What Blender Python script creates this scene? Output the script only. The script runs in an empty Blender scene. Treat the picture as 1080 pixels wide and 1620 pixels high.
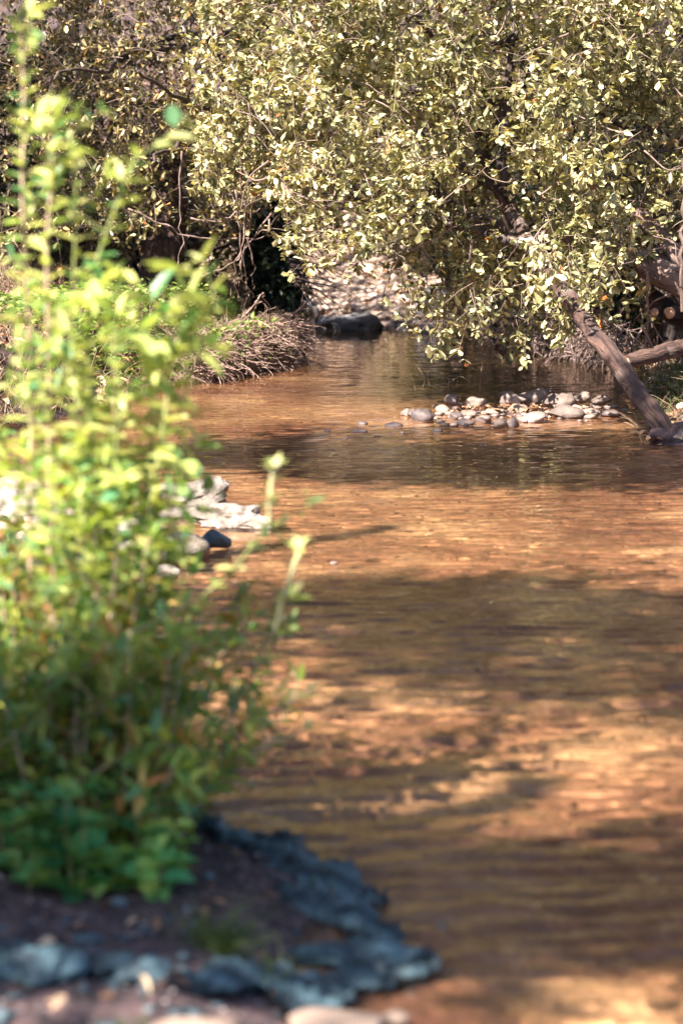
import bpy, math
import numpy as np
from mathutils import noise as mnoise, Vector
R = math.radians
rng = np.random.default_rng(7)
scene = bpy.context.scene
COL = scene.collection
A = np.array

# ---------------------------------------------------------------- camera, sky, sun, exposure
CAM_H, FPX = 1.2, 3825.0
PITCH = math.atan(510 / FPX)
cd = bpy.data.cameras.new('camera'); cam = bpy.data.objects.new('camera', cd); COL.objects.link(cam)
cam.location = (0, 0, CAM_H); cam.rotation_euler = (math.pi / 2 - PITCH, 0, 0)
cd.sensor_fit = 'VERTICAL'; cd.sensor_height = 36; cd.sensor_width = 24; cd.lens = 85
cd.clip_end = 3000; cd.clip_start = 0.1
cd.dof.use_dof = True; cd.dof.focus_distance = 12.5; cd.dof.aperture_fstop = 3.7; cd.dof.aperture_blades = 0
scene.camera = cam

SUN_EL, SUN_AZ = 48.0, 222.0         # azimuth clockwise from +Y: behind the camera, to the left
ce = math.cos(R(SUN_EL))
SUN = A([math.sin(R(SUN_AZ)) * ce, math.cos(R(SUN_AZ)) * ce, math.sin(R(SUN_EL))])
w = bpy.data.worlds.new('World'); scene.world = w; w.use_nodes = True
nt = w.node_tree; bg = nt.nodes['Background']
sky = nt.nodes.new('ShaderNodeTexSky'); sky.sky_type = 'NISHITA'; sky.sun_disc = False
sky.sun_elevation = R(SUN_EL); sky.sun_rotation = R(SUN_AZ)
nt.links.new(sky.outputs[0], bg.inputs[0]); bg.inputs[1].default_value = 0.06
sl = bpy.data.lights.new('sun', 'SUN'); so = bpy.data.objects.new('sun', sl); COL.objects.link(so)
sl.energy = 5.0; sl.angle = R(0.53); sl.color = (1.0, 0.92, 0.79)
so.rotation_euler = Vector(tuple(SUN)).to_track_quat('Z', 'Y').to_euler()
so.location = tuple(SUN * 30)
scene.view_settings.view_transform = 'Standard'; scene.view_settings.look = 'None'
scene.view_settings.exposure = 2.05; scene.view_settings.gamma = 1
scene.cycles.max_bounces = 8; scene.cycles.diffuse_bounces = 3; scene.cycles.glossy_bounces = 3
scene.cycles.transmission_bounces = 4; scene.cycles.transparent_max_bounces = 12
scene.cycles.use_denoising = True
scene.cycles.caustics_reflective = False; scene.cycles.caustics_refractive = True; scene.cycles.blur_glossy = 1.
sl.cycles.is_caustics_light = True

def P(px, py, d):
    """point seen at photo pixel (px, py) at distance d along +Y"""
    xc, yc = (px - 540) / FPX, (810 - py) / FPX
    c, s = math.cos(PITCH), math.sin(PITCH)
    dy, dz = c + s * yc, -s + c * yc
    k = d / dy
    return A([xc * k, d, CAM_H + dz * k])
def dist_at(py, z=0.0):
    yc = (810 - py) / FPX; c, s = math.cos(PITCH), math.sin(PITCH)
    return (c + s * yc) * (z - CAM_H) / (-s + c * yc)
def G(px, py, z=0.0):
    return P(px, py, dist_at(py, z))

# ---------------------------------------------------------------- object helpers
def tag(o, label=None, cat=None, group=None, kind=None):
    if label: o['label'] = label
    if cat: o['category'] = cat
    if group: o['group'] = group
    if kind: o['kind'] = kind
    return o
def thing(name, label, cat, loc=(0, 0, 0), group=None):
    o = bpy.data.objects.new(name, None); COL.objects.link(o); o.location = tuple(loc); o.empty_display_size = .1
    return tag(o, label, cat, group)
def link(name, V, F, mat, parent=None, smooth=False, origin=None, uvw=None):
    """F: int array (n,3) or (n,4), or list of such arrays"""
    V = np.asarray(V, dtype=np.float64).reshape(-1, 3)
    Fs = F if isinstance(F, list) else [F]
    me = bpy.data.meshes.new(name)
    if origin is None:
        origin = A(parent.location) if parent is not None else A([0., 0., 0.])
    V = V - np.asarray(origin)
    me.vertices.add(len(V)); me.vertices.foreach_set('co', V.astype(np.float32).ravel())
    li = np.concatenate([f.ravel() for f in Fs]).astype(np.int32)
    sz = np.concatenate([np.full(len(f), f.shape[1], np.int32) for f in Fs])
    st = np.concatenate([[0], np.cumsum(sz)[:-1]]).astype(np.int32)
    me.loops.add(len(li)); me.loops.foreach_set('vertex_index', li)
    me.polygons.add(len(sz)); me.polygons.foreach_set('loop_start', st)
    me.update(calc_edges=True)
    if uvw is not None: me.attributes.new('uvw', 'FLOAT_VECTOR', 'POINT').data.foreach_set('vector', uvw.astype(np.float32).ravel())
    me.validate()
    if smooth: me.polygons.foreach_set('use_smooth', np.ones(len(me.polygons), bool))
    me.materials.append(mat)
    o = bpy.data.objects.new(name, me); COL.objects.link(o)
    if parent is not None: o.parent = parent
    else: o.location = tuple(origin)
    return o
def norm(v): return v / (np.linalg.norm(v, axis=-1, keepdims=True) + 1e-9)
def rnd(*s): return rng.uniform(-1, 1, s)

def leaves(B, D, N, L, W, shape='ob', curl=.25, fold=.25):
    n = len(B); D = norm(D); N = norm(N - (N * D).sum(-1, keepdims=True) * D); S = np.cross(D, N)
    L = np.broadcast_to(L, (n,))[:, None]; W = np.broadcast_to(W, (n,))[:, None] * .5
    (t1, w1), (t2, w2) = {'ob': ((.38, .62), (.76, 1.)), 'la': ((.3, 1.), (.66, .72)), 'ov': ((.28, .95), (.66, .8)),
                          'bl': ((.3, .9), (.7, .6))}[shape]
    def pt(t, s, wf):
        return B + D * L * t + S * W * wf * s - N * (L * curl * t * t) + N * (W * fold * wf * abs(s))
    V = np.stack([pt(0, 0, 0), pt(t1, -1, w1), pt(t2, -1, w2), pt(1, 0, 0), pt(t2, 1, w2), pt(t1, 1, w1)], 1).reshape(-1, 3)
    i = np.arange(n)[:, None] * 6
    F = np.concatenate([i + A([0, 3, 2, 1]), i + A([0, 5, 4, 3])])
    return V, F
def tubes(Pt, Rd, k=3, cap=False):
    """Pt (n,m,3), Rd (n,m)"""
    Pt = np.asarray(Pt, float); n, m = Pt.shape[:2]; Rd = np.broadcast_to(Rd, (n, m))
    T = norm(np.gradient(Pt, axis=1))
    ref = np.where(np.abs(T[:, :1, 2:3]) < .8, A([0, 0, 1.]), A([1., 0, 0]))
    U = norm(np.cross(T, np.broadcast_to(ref, T.shape))); Wv = np.cross(T, U)
    a = np.arange(k) / k * 2 * math.pi
    V = Pt[:, :, None] + Rd[:, :, None, None] * (U[:, :, None] * np.cos(a)[:, None] + Wv[:, :, None] * np.sin(a)[:, None])
    V = V.reshape(-1, 3)
    base = (np.arange(n) * m * k)[:, None, None] + (np.arange(m - 1) * k)[None, :, None]
    j = np.arange(k)[None, None]; j2 = (j + 1) % k
    F = np.stack([base + j, base + j2, base + k + j2, base + k + j], -1).reshape(-1, 4)
    return V, F
class MB:
    def __init__(s): s.V = []; s.F = {3: [], 4: []}; s.n = 0
    def add(s, VF):
        V, F = VF
        s.V.append(V)
        for f in (F if isinstance(F, list) else [F]): s.F[f.shape[1]].append(f + s.n)
        s.n += len(V); return s
    def build(s, name, mat, parent=None, smooth=False, origin=None):
        return link(name, np.concatenate(s.V), [np.concatenate(f) for f in s.F.values() if f], mat, parent, smooth, origin)
def curve(pts, m):
    """smooth polyline through control points"""
    pts = np.asarray(pts, float); t = np.linspace(0, len(pts) - 1, m); out = []
    for u in t:
        i = min(int(u), len(pts) - 2); f = u - i
        p0, p1, p2, p3 = pts[max(i - 1, 0)], pts[i], pts[i + 1], pts[min(i + 2, len(pts) - 1)]
        out.append(.5 * ((2 * p1) + (-p0 + p2) * f + (2 * p0 - 5 * p1 + 4 * p2 - p3) * f * f + (-p0 + 3 * p1 - 3 * p2 + p3) * f ** 3))
    return A(out)
def limb(pts, r0, r1, m=24, k=12, wob=.0, knob=0.0, seed=0):
    c = curve(pts, m)
    if wob: c = c + A([[mnoise.noise(Vector((i * .35, seed, q * 9.1))) for q in range(3)] for i in range(m)]) * wob * np.linspace(0.2, 1, m)[:, None]
    r = np.linspace(r0, r1, m)
    V, F = tubes(c[None], r[None], k)
    if knob:
        cc = np.repeat(c, k, 0)
        s = A([mnoise.fractal(Vector(tuple(v * 7 + seed)), 1., 2., 3) for v in V])
        V = cc + (V - cc) * (1 + knob * s)[:, None]
    ln = np.concatenate([[0], np.cumsum(np.linalg.norm(np.diff(c, axis=0), axis=1))]); an = np.arange(k) / k * 2 * math.pi
    u_ = np.stack([np.tile(np.cos(an), m) * r0, np.tile(np.sin(an), m) * r0, np.repeat(ln, k)], 1); limb.uvw = np.concatenate([u_, u_[:1], u_[-1:]])
    # end caps
    n = len(V); V = np.concatenate([V, c[:1], c[-1:]])
    j = np.arange(k); caps = np.concatenate([np.stack([np.full(k, n), (j + 1) % k, j], 1), np.stack([np.full(k, n + 1), (m - 1) * k + j, (m - 1) * k + (j + 1) % k], 1)])
    return V, [F, caps]
def nz(Pn, sc, seed=0, octv=3):
    return A([mnoise.fractal(Vector((p[0] * sc + seed * 13.7, p[1] * sc + seed * 5.1, p[2] * sc)), 1., 2., octv) for p in np.asarray(Pn)])

def sprays(B, D, length, nleaf, leaf, droop=.3, shape='ob', up=.9, wr=.48, tw=.0022, mb_t=None, mb_l=None, rosette=.45, m=5, spread=.9):
    """leafy twigs: B,D (n,3)"""
    n = len(B); D = norm(D); length = np.broadcast_to(length, (n,))
    t = np.linspace(0, 1, m)
    side = norm(rnd(n, 3)) * .18
    C = B[:, None] + length[:, None, None] * (D[:, None] * t[None, :, None] + side[:, None] * (t ** 2)[None, :, None] + A([0, 0, -1.]) * droop * (t ** 2)[None, :, None])
    if mb_t is not None: mb_t.add(tubes(C, tw * np.linspace(1, .4, m)[None], 3))
    u = rng.uniform(.12, 1, (n, nleaf)); nr = int(nleaf * rosette); u[:, :nr] = rng.uniform(.93, 1., (n, nr))
    f = u * (m - 1); i = np.minimum(f.astype(int), m - 2); fr = (f - i)[..., None]
    idx = np.arange(n)[:, None]
    p = C[idx, i] * (1 - fr) + C[idx, i + 1] * fr; T = norm(C[idx, i + 1] - C[idx, i])
    pr = norm(np.cross(T, norm(rnd(n, nleaf, 3))))
    dd = T * .55 + pr * spread
    N = A([0, 0, up]) + rnd(n, nleaf, 3) * .75 + SUN * .35
    Ln = leaf * rng.uniform(.6, 1.25, (n, nleaf)) * (rng.uniform(.75, 1.35, (n, 1)))
    mb_l.add(leaves(p.reshape(-1, 3), dd.reshape(-1, 3), N.reshape(-1, 3), Ln.ravel(), (Ln * wr * rng.uniform(.8, 1.2, (n, nleaf))).ravel(), shape,
                    curl=rng.uniform(0, .4), fold=.3))

# ---------------------------------------------------------------- materials
def mat(name):
    m = bpy.data.materials.new(name); m.use_nodes = True
    t = m.node_tree; return m, t, t.nodes['Principled BSDF'], t.nodes['Material Output']
def node(t, ty, **kw):
    n = t.nodes.new(ty)
    for k, v in kw.items():
        if k in n.inputs: n.inputs[k].default_value = v
        else: setattr(n, k, v)
    return n
def ramp(t, src, stops):
    r = t.nodes.new('ShaderNodeValToRGB'); e = r.color_ramp.elements
    while len(e) < len(stops): e.new(.5)
    for q, (p, c) in zip(e, stops): q.position = p; q.color = (*c, 1) if len(c) == 3 else c
    t.links.new(src, r.inputs[0]); return r
def mix(t, fac, a, b, mode='MIX'):
    n = t.nodes.new('ShaderNodeMix'); n.data_type = 'RGBA'; n.blend_type = mode
    for s, v in ((0, fac), (6, a), (7, b)):
        if isinstance(v, (int, float)): n.inputs[s].default_value = v
        elif isinstance(v, tuple): n.inputs[s].default_value = (*v, 1)
        else: t.links.new(v, n.inputs[s])
    return n.outputs[2]
def coords(t, scale=(1, 1, 1), rot=(0, 0, 0)):
    tc = t.nodes.new('ShaderNodeTexCoord'); mp = t.nodes.new('ShaderNodeMapping')
    mp.inputs['Scale'].default_value = scale; mp.inputs['Rotation'].default_value = rot
    t.links.new(tc.outputs['Object'], mp.inputs[0]); return mp.outputs[0]
def tex(t, vec, scale, detail=4, rough=.55, dist=0.):
    n = node(t, 'ShaderNodeTexNoise', Scale=scale, Detail=detail, Roughness=rough, Distortion=dist); t.links.new(vec, n.inputs['Vector']); return n
def bump(t, h, bsdf, strength=.5, dist=.02):
    b = node(t, 'ShaderNodeBump', Strength=strength, Distance=dist); t.links.new(h, b.inputs['Height'])
    if bsdf is not None: t.links.new(b.outputs[0], bsdf.inputs['Normal'])
    return b
def leaf_mat(name, stops, trans=.3, rough=.42, tcol=(1.25, 1.3, .55), spec=.5):
    m, t, b, out = mat(name)
    g = t.nodes.new('ShaderNodeNewGeometry')
    r = ramp(t, g.outputs['Random Per Island'], stops)
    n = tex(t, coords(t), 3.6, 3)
    c = mix(t, .9, r.outputs[0], ramp(t, n.outputs[0], [(.35, (.38, .42, .36)), (.62, (1.3, 1.25, 1.2))]).outputs[0], 'MULTIPLY')  # clump tone, its contrast widened in place of deep self-shadow
    t.links.new(c, b.inputs['Base Color']); b.inputs['Roughness'].default_value = rough; b.inputs['Specular IOR Level'].default_value = spec
    tr = t.nodes.new('ShaderNodeBsdfTranslucent'); t.links.new(mix(t, 1., c, tcol, 'MULTIPLY'), tr.inputs[0])
    mx = node(t, 'ShaderNodeMixShader'); mx.inputs[0].default_value = trans
    t.links.new(b.outputs[0], mx.inputs[1]); t.links.new(tr.outputs[0], mx.inputs[2]); t.links.new(mx.outputs[0], out.inputs[0])
    return m
def bark_mat(name, dark, light, scale=14, lich=None, attr=False):
    m, t, b, out = mat(name); v = coords(t, (1, 1, .35))
    if attr:
        at = t.nodes.new('ShaderNodeAttribute'); at.attribute_name = 'uvw'; mp = t.nodes.new('ShaderNodeMapping')
        mp.inputs['Scale'].default_value = (1, 1, .16); t.links.new(at.outputs['Vector'], mp.inputs[0]); v = mp.outputs[0]
    n = tex(t, v, scale, 6, .65, .6); n2 = tex(t, coords(t), 4, 3)
    c = ramp(t, n.outputs[0], [(.34, dark), (.66, light)]).outputs[0]
    if lich: c = mix(t, ramp(t, n2.outputs[0], [(.56, (0, 0, 0)), (.66, (1, 1, 1))]).outputs[0], c, lich)
    t.links.new(c, b.inputs['Base Color']); b.inputs['Roughness'].default_value = .85
    bump(t, n.outputs[0], b, 1. if attr else .8, .05 if attr else .03); return m
def rock_mat(name, a, c, scale=9, strata=0, bstr=.5, rough=.75):
    m, t, b, out = mat(name); v = coords(t)
    n = tex(t, v, scale, 7, .62); oi = t.nodes.new('ShaderNodeObjectInfo')
    base = ramp(t, n.outputs[0], [(.3, a), (.68, c)]).outputs[0]
    base = mix(t, .8, base, ramp(t, oi.outputs['Random'], [(0, (.55, .52, .55)), (.5, (1, .95, .92)), (1, (1.35, 1.3, 1.3))]).outputs[0], 'MULTIPLY')
    h = n.outputs[0]
    if strata:
        wv = node(t, 'ShaderNodeTexWave', Scale=strata, Distortion=5., Detail=3.); wv.bands_direction = 'DIAGONAL'; t.links.new(v, wv.inputs['Vector'])
        base = mix(t, .75, base, ramp(t, wv.outputs[0], [(.15, (.35, .35, .4)), (.7, (1.5, 1.45, 1.4))]).outputs[0], 'MULTIPLY')
        h = mix(t, .6, n.outputs[0], wv.outputs[0])
    t.links.new(base, b.inputs['Base Color']); b.inputs['Roughness'].default_value = rough
    bump(t, h, b, bstr, .03); return m

M = {}
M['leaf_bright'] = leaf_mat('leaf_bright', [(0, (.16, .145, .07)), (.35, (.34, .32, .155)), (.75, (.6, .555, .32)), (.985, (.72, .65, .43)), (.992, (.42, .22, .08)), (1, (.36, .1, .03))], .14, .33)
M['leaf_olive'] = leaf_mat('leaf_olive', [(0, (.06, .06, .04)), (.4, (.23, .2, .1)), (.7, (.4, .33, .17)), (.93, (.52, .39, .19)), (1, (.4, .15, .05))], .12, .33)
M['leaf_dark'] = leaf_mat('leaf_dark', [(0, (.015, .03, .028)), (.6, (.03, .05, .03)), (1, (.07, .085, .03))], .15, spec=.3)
M['leaf_evergreen'] = leaf_mat('leaf_evergreen', [(0, (.02, .028, .02)), (.7, (.05, .055, .028)), (1, (.11, .1, .04))], .1, .5, spec=.3)  # dark leaves stand in for shaded canopy undersides mirrored in the water
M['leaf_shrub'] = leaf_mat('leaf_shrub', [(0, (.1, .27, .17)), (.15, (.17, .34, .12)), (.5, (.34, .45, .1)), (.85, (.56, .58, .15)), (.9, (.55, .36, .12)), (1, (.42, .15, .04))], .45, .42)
M['leaf_shoot'] = leaf_mat('leaf_shoot', [(0, (.12, .3, .16)), (.2, (.3, .42, .12)), (.6, (.58, .62, .22)), (1, (.72, .7, .36))], .4, .4, (1.2, 1.2, .7))  # sun glare on the shoots painted as a paler leaf colour
M['leaf_nettle'] = leaf_mat('leaf_nettle', [(0, (.06, .25, .12)), (.5, (.14, .38, .13)), (1, (.4, .5, .12))], .35, .5)
M['leaf_ground'] = leaf_mat('leaf_ground', [(0, (.08, .15, .04)), (.6, (.2, .29, .06)), (1, (.34, .4, .12))], .35)
M['dead_leaf'] = leaf_mat('dead_leaf', [(0, (.16, .07, .04)), (.4, (.36, .19, .11)), (.8, (.5, .3, .2)), (1, (.65, .5, .36))], .1, .7, (1, .8, .6))
M['dry_grass'] = leaf_mat('dry_grass', [(0, (.2, .13, .09)), (.5, (.42, .3, .2)), (1, (.6, .48, .36))], .25, .7, (1, .85, .6))
M['grass'] = leaf_mat('grass', [(0, (.09, .17, .04)), (1, (.28, .34, .1))], .35)
M['bark_brown'] = bark_mat('bark_brown', (.035, .02, .022), (.17, .1, .085), 13, (.2, .18, .18))
M['bark_dark'] = bark_mat('bark_dark', (.03, .022, .025), (.12, .085, .075))
M['trunk_brown'] = bark_mat('trunk_brown', (.02, .01, .012), (.17, .095, .075), 30, (.2, .16, .15), True)
M['trunk_pale'] = bark_mat('trunk_pale', (.06, .035, .035), (.36, .24, .2), 30, None, True)
M['trunk_dark'] = bark_mat('trunk_dark', (.02, .014, .016), (.1, .07, .06), 30, None, True)
M['stem_shade'] = bark_mat('stem_shade', (.05, .07, .02), (.12, .13, .05), 12)  # lower stalk in shade, painted as a darker stem colour
M['pale_stalk'] = bark_mat('pale_stalk', (.5, .45, .2), (.74, .68, .42), 12)  # sunlit stalk tips, the light painted as a pale colour
M['bark_pale'] = bark_mat('bark_pale', (.14, .09, .08), (.46, .33, .28), 10)
M['cut_wood'] = bark_mat('cut_wood', (.4, .2, .12), (.6, .35, .22), 20)
M['twig'] = bark_mat('twig', (.12, .08, .07), (.36, .26, .22), 6)
M['twig_dark'] = bark_mat('twig_dark', (.035, .025, .03), (.12, .08, .07), 6)
M['root'] = bark_mat('root', (.12, .075, .07), (.42, .3, .27), 20)
M['root_pink'] = bark_mat('root_pink', (.16, .09, .08), (.62, .43, .37), 20)
M['green_stem'] = bark_mat('green_stem', (.16, .2, .06), (.36, .36, .15), 8)
M['pink_stem'] = bark_mat('pink_stem', (.3, .19, .14), (.62, .46, .34), 8)
M['stone'] = rock_mat('stone', (.1, .075, .07), (.3, .23, .2), 11, bstr=.8)
M['stone_dark'] = rock_mat('stone_dark', (.04, .03, .032), (.2, .15, .14), 8, bstr=.5, rough=.6)
M['stone_pale'] = rock_mat('stone_pale', (.14, .1, .085), (.33, .25, .2), 9, bstr=.8)
M['stone_white'] = rock_mat('stone_white', (.1, .085, .08), (.4, .34, .29), 22, 0, 1.)
M['slate'] = rock_mat('slate', (.005, .013, .022), (.068, .13, .165), 22, 5, 1., .6)  # blue of the sky light put into the slate's base colour
M['boulder'] = rock_mat('boulder', (.1, .1, .115), (.34, .32, .32), 9, 0, 1.)

# ground / creek bed
def ground_mat():
    m, t, b, out = mat('creek_ground'); v = coords(t)
    tc = t.nodes.new('ShaderNodeNewGeometry'); sp = t.nodes.new('ShaderNodeSeparateXYZ'); t.links.new(tc.outputs['Position'], sp.inputs[0])
    vor = node(t, 'ShaderNodeTexVoronoi', Scale=26.); t.links.new(v, vor.inputs['Vector'])
    vor2 = node(t, 'ShaderNodeTexVoronoi', Scale=75.); t.links.new(v, vor2.inputs['Vector'])
    n1 = tex(t, v, 1.6, 4); n2 = tex(t, v, 22, 5)
    big = ramp(t, n1.outputs[0], [(.36, (.22, .11, .07)), (.5, (.35, .195, .115)), (.64, (.52, .34, .2))]).outputs[0]
    peb = ramp(t, vor.outputs['Color'], [(.1, (.55, .5, .5)), (.5, (1, .95, .9)), (.9, (1.5, 1.4, 1.3))]).outputs[0]
    bed = mix(t, .4, big, peb, 'MULTIPLY')
    bed = mix(t, .35, bed, ramp(t, vor2.outputs['Color'], [(.2, (.6, .6, .6)), (.8, (1.4, 1.4, 1.4))]).outputs[0], 'MULTIPLY')
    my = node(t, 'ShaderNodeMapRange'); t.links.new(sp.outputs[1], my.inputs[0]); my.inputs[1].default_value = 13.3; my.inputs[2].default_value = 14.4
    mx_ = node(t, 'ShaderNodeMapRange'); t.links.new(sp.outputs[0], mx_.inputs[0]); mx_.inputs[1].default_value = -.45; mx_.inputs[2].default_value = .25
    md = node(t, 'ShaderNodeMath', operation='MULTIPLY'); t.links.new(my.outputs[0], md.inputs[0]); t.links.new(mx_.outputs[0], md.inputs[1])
    bed = mix(t, md.outputs[0], bed, mix(t, .5, (.085, .07, .035), peb, 'MULTIPLY'))  # upstream pool bed darkened in place of water absorption
    soil = ramp(t, n2.outputs[0], [(.3, (.02, .013, .018)), (.55, (.07, .042, .045)), (.75, (.18, .12, .11))]).outputs[0]
    soil = mix(t, .5, soil, ramp(t, vor.outputs['Color'], [(.2, (.6, .55, .55)), (.85, (1.6, 1.5, 1.5))]).outputs[0], 'MULTIPLY')
    # pale gravel on the far bar
    mr = node(t, 'ShaderNodeMapRange'); t.links.new(sp.outputs[1], mr.inputs[0])
    mr.inputs[1].default_value = 20.6; mr.inputs[2].default_value = 21.4
    mz = node(t, 'ShaderNodeMapRange'); t.links.new(sp.outputs[2], mz.inputs[0]); mz.inputs[1].default_value = .9; mz.inputs[2].default_value = .45
    mm = node(t, 'ShaderNodeMath', operation='MULTIPLY'); t.links.new(mr.outputs[0], mm.inputs[0]); t.links.new(mz.outputs[0], mm.inputs[1])
    soil = mix(t, mm.outputs[0], soil, mix(t, .8, (.58, .46, .38), peb, 'MULTIPLY'))
    zr = node(t, 'ShaderNodeMapRange'); t.links.new(sp.outputs[2], zr.inputs[0]); zr.inputs[1].default_value = -.035; zr.inputs[2].default_value = .002
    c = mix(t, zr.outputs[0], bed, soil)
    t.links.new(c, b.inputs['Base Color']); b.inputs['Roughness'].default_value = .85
    h = mix(t, .5, vor.outputs['Distance'], n2.outputs[0]); b1 = bump(t, h, None, .7, .02)
    sr = tex(t, coords(t, (2.6, 10.5, 1), (0, 0, R(-8))), 1, 3, .5, .8)          # bed ridges added to streak the light like water ripples
    inv = node(t, 'ShaderNodeMath', operation='SUBTRACT'); inv.inputs[0].default_value = 1.; t.links.new(zr.outputs[0], inv.inputs[1])
    b2 = bump(t, sr.outputs[0], b, 1., .045); t.links.new(inv.outputs[0], b2.inputs['Strength']); t.links.new(b1.outputs[0], b2.inputs['Normal'])
    return m
M['ground'] = ground_mat()

def water_mat():
    m, t, b, out = mat('creek_water'); t.nodes.remove(b)
    g = node(t, 'ShaderNodeBsdfGlass', Roughness=.0, IOR=1.33); g.inputs[0].default_value = (.97, .88, .8, 1)
    t.links.new(g.outputs[0], out.inputs[0]); return m
M['water'] = water_mat()

# ---------------------------------------------------------------- ground with the creek channel
CH = A([(1.6, -30), (1.7, 3), (2.0, 8), (1.8, 11.1), (1.42, 11.4), (1.5, 12.2), (1.6, 13.2), (1.75, 14.3), (2.1, 16), (1.63, 18.2), (1.17, 18.7), (.9, 20.4), (.35, 21.1), (0., 21.3),
        (-.1, 22.5), (-2, 25), (-6, 27), (-30, 30), (-30, 26), (-6, 25), (-2.2, 23), (-.42, 21), (-.40, 19), (-.38, 17.3), (-.35, 16.6), (-.7, 15.7), (-1.0, 14.8),
        (-1.6, 12.5), (-1.9, 10.5), (-1.25, 9.6), (-1.0, 8.6), (-1.1, 7.6), (-1.3, 6.6), (-1.1, 5.6), (-.6, 4.95), (-.27, 4.52), (.0, 4.26), (.07, 4.02), (.11, 3.87), (.0, 3.7),
        (-.02, 3.4), (-.1, 2.4), (-.5, -30)])
def sdist(X, Y):
    p = np.stack([X, Y], -1)[..., None, :]; a = CH; b = np.roll(CH, -1, 0)
    ab = b - a; tt = np.clip(((p - a) * ab).sum(-1) / (ab * ab).sum(-1), 0, 1)
    d = np.sqrt((((a + tt[..., None] * ab) - p) ** 2).sum(-1)).min(-1)
    y = Y[..., None]; x = X[..., None]
    cr = ((a[:, 1] > y) != (b[:, 1] > y)) & (x < a[:, 0] + (y - a[:, 1]) * ab[:, 0] / np.where(ab[:, 1] == 0, 1e-9, ab[:, 1]))
    return np.where(cr.sum(-1) % 2 == 1, -d, d)
def sstep(x, a, b):
    t = np.clip((x - a) / (b - a), 0, 1); return t * t * (3 - 2 * t)
def gz(X, Y, fine=True):
    X = np.asarray(X, float); Y = np.asarray(Y, float); sh = X.shape
    X = X.ravel(); Y = Y.ravel(); s = np.concatenate([sdist(X[i:i + 20000], Y[i:i + 20000]) for i in range(0, len(X), 20000)])
    inside = -(.012 + np.minimum(.22 * np.abs(s), .13))
    far = sstep(Y, 9, 12); bar = sstep(Y, 19.5, 21) * (1 - sstep(Y, 26, 29)) * sstep(X, -1.2, -.2) * (1 - sstep(X, .9, 2.2)); so_ = np.maximum(s, 0)
    lft = 1 - sstep(X, -.8, .8)
    bankL = .42 * sstep(so_, 0, .55); bankR = .3 * sstep(so_, 0, .9); near = .075 * sstep(so_, 0, .3) + .1 * sstep(so_, .5, 1.5)
    bank = (bankL * lft + bankR * (1 - lft)) * far + near * (1 - far)
    hill = np.minimum(np.maximum(so_ - 1.3, 0) * (.14 + .3 * far), 7)
    out = bank + hill
    out = out * (1 - bar) + bar * (.02 + .075 * so_)
    z = np.where(s < 0, inside, out)
    isl = np.exp(-((X - .96) / .5) ** 4 - ((Y - 13.05) / .33) ** 2)
    z = z * (1 - isl) + (.02) * isl
    if fine:
        n1 = A([mnoise.noise(Vector((x * .9, y * .9, 3.))) for x, y in zip(X, Y)]); n2 = A([mnoise.fractal(Vector((x * 6, y * 6, 1.)), 1., 2., 3) for x, y in zip(X, Y)])
        z = z + n1 * np.where(s < 0, .02, .06) + n2 * np.where(s < 0, .006, .02) * np.clip(np.abs(s) * 6, .2, 1)
        z = np.where((s < -.05) & (isl < .3), np.minimum(z, -.015), z)
    return z.reshape(sh)
def axis(a, b, st, lo, hi):
    mid = np.arange(a, b + 1e-6, st); L = [a]; d = st
    while L[-1] > lo: d *= 1.25; L.append(L[-1] - d)
    H = [b]; d = st
    while H[-1] < hi: d *= 1.25; H.append(H[-1] + d)
    return np.concatenate([L[:0:-1], mid, H[1:]])
xs = axis(-3.2, 3.4, .06, -300, 300); ys = axis(3.0, 27, .08, -200, 400)
XX, YY = np.meshgrid(xs, ys); ZZ = gz(XX, YY)
nx, ny = len(xs), len(ys); ii = (np.arange(ny - 1)[:, None] * nx + np.arange(nx - 1)[None]).ravel()
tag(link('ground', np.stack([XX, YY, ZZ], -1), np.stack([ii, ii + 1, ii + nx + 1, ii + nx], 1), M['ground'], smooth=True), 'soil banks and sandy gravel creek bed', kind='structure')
bpy.data.objects['ground'].cycles.is_caustics_receiver = True
def ripples(X, Y):
    a = np.exp(-np.maximum(Y - 4.5, 0) / 6.) * .85 + .15
    h = np.zeros_like(X); rr = np.random.default_rng(12)
    for lam, amp, n_, spread in ((.34, .0022, 6, .5), (.15, .0017, 10, .4), (.085, .0022, 16, .33), (.045, .0010, 18, .8)):
        for _ in range(n_):
            th = rr.normal(-.07, spread); kx, ky = math.sin(th), math.cos(th); L_ = lam * rr.uniform(.75, 1.3); k_ = 2 * math.pi / L_
            mod = .55 + .45 * np.sin(X * rr.uniform(.8, 3) + Y * rr.uniform(.5, 2.2) + rr.uniform(0, 6))
            h += amp / math.sqrt(n_) * 1.4 * mod * np.sin(k_ * (kx * X + ky * Y) + rr.uniform(0, 6) + .6 * np.sin(X * 1.7 + rr.uniform(0, 6)))
    return h * a * RIP * np.clip(1.5 - np.abs(X) / 6, 0, 1)
RIP = 1.3
wx = axis(-1.9, 2.2, .022, -30, 12); wy = np.concatenate([axis(3.1, 9, .012, -30, 9)[:-1], np.arange(9, 15, .018), np.arange(15, 22, .03), np.linspace(22.1, 40, 30)])
WX, WY = np.meshgrid(wx, wy); nw = len(wx); WZ = ripples(WX, WY)
ii = (np.arange(len(wy) - 1)[:, None] * nw + np.arange(nw - 1)[None]).ravel()
wo = tag(link('water', np.stack([WX, WY, WZ], -1), np.stack([ii, ii + 1, ii + nw + 1, ii + nw], 1), M['water'], smooth=True), 'shallow clear rippling creek water over golden gravel', kind='structure'); wo.cycles.is_caustics_caster = True
def zg(x, y): return float(gz(A([x]), A([y]))[0])

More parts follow.
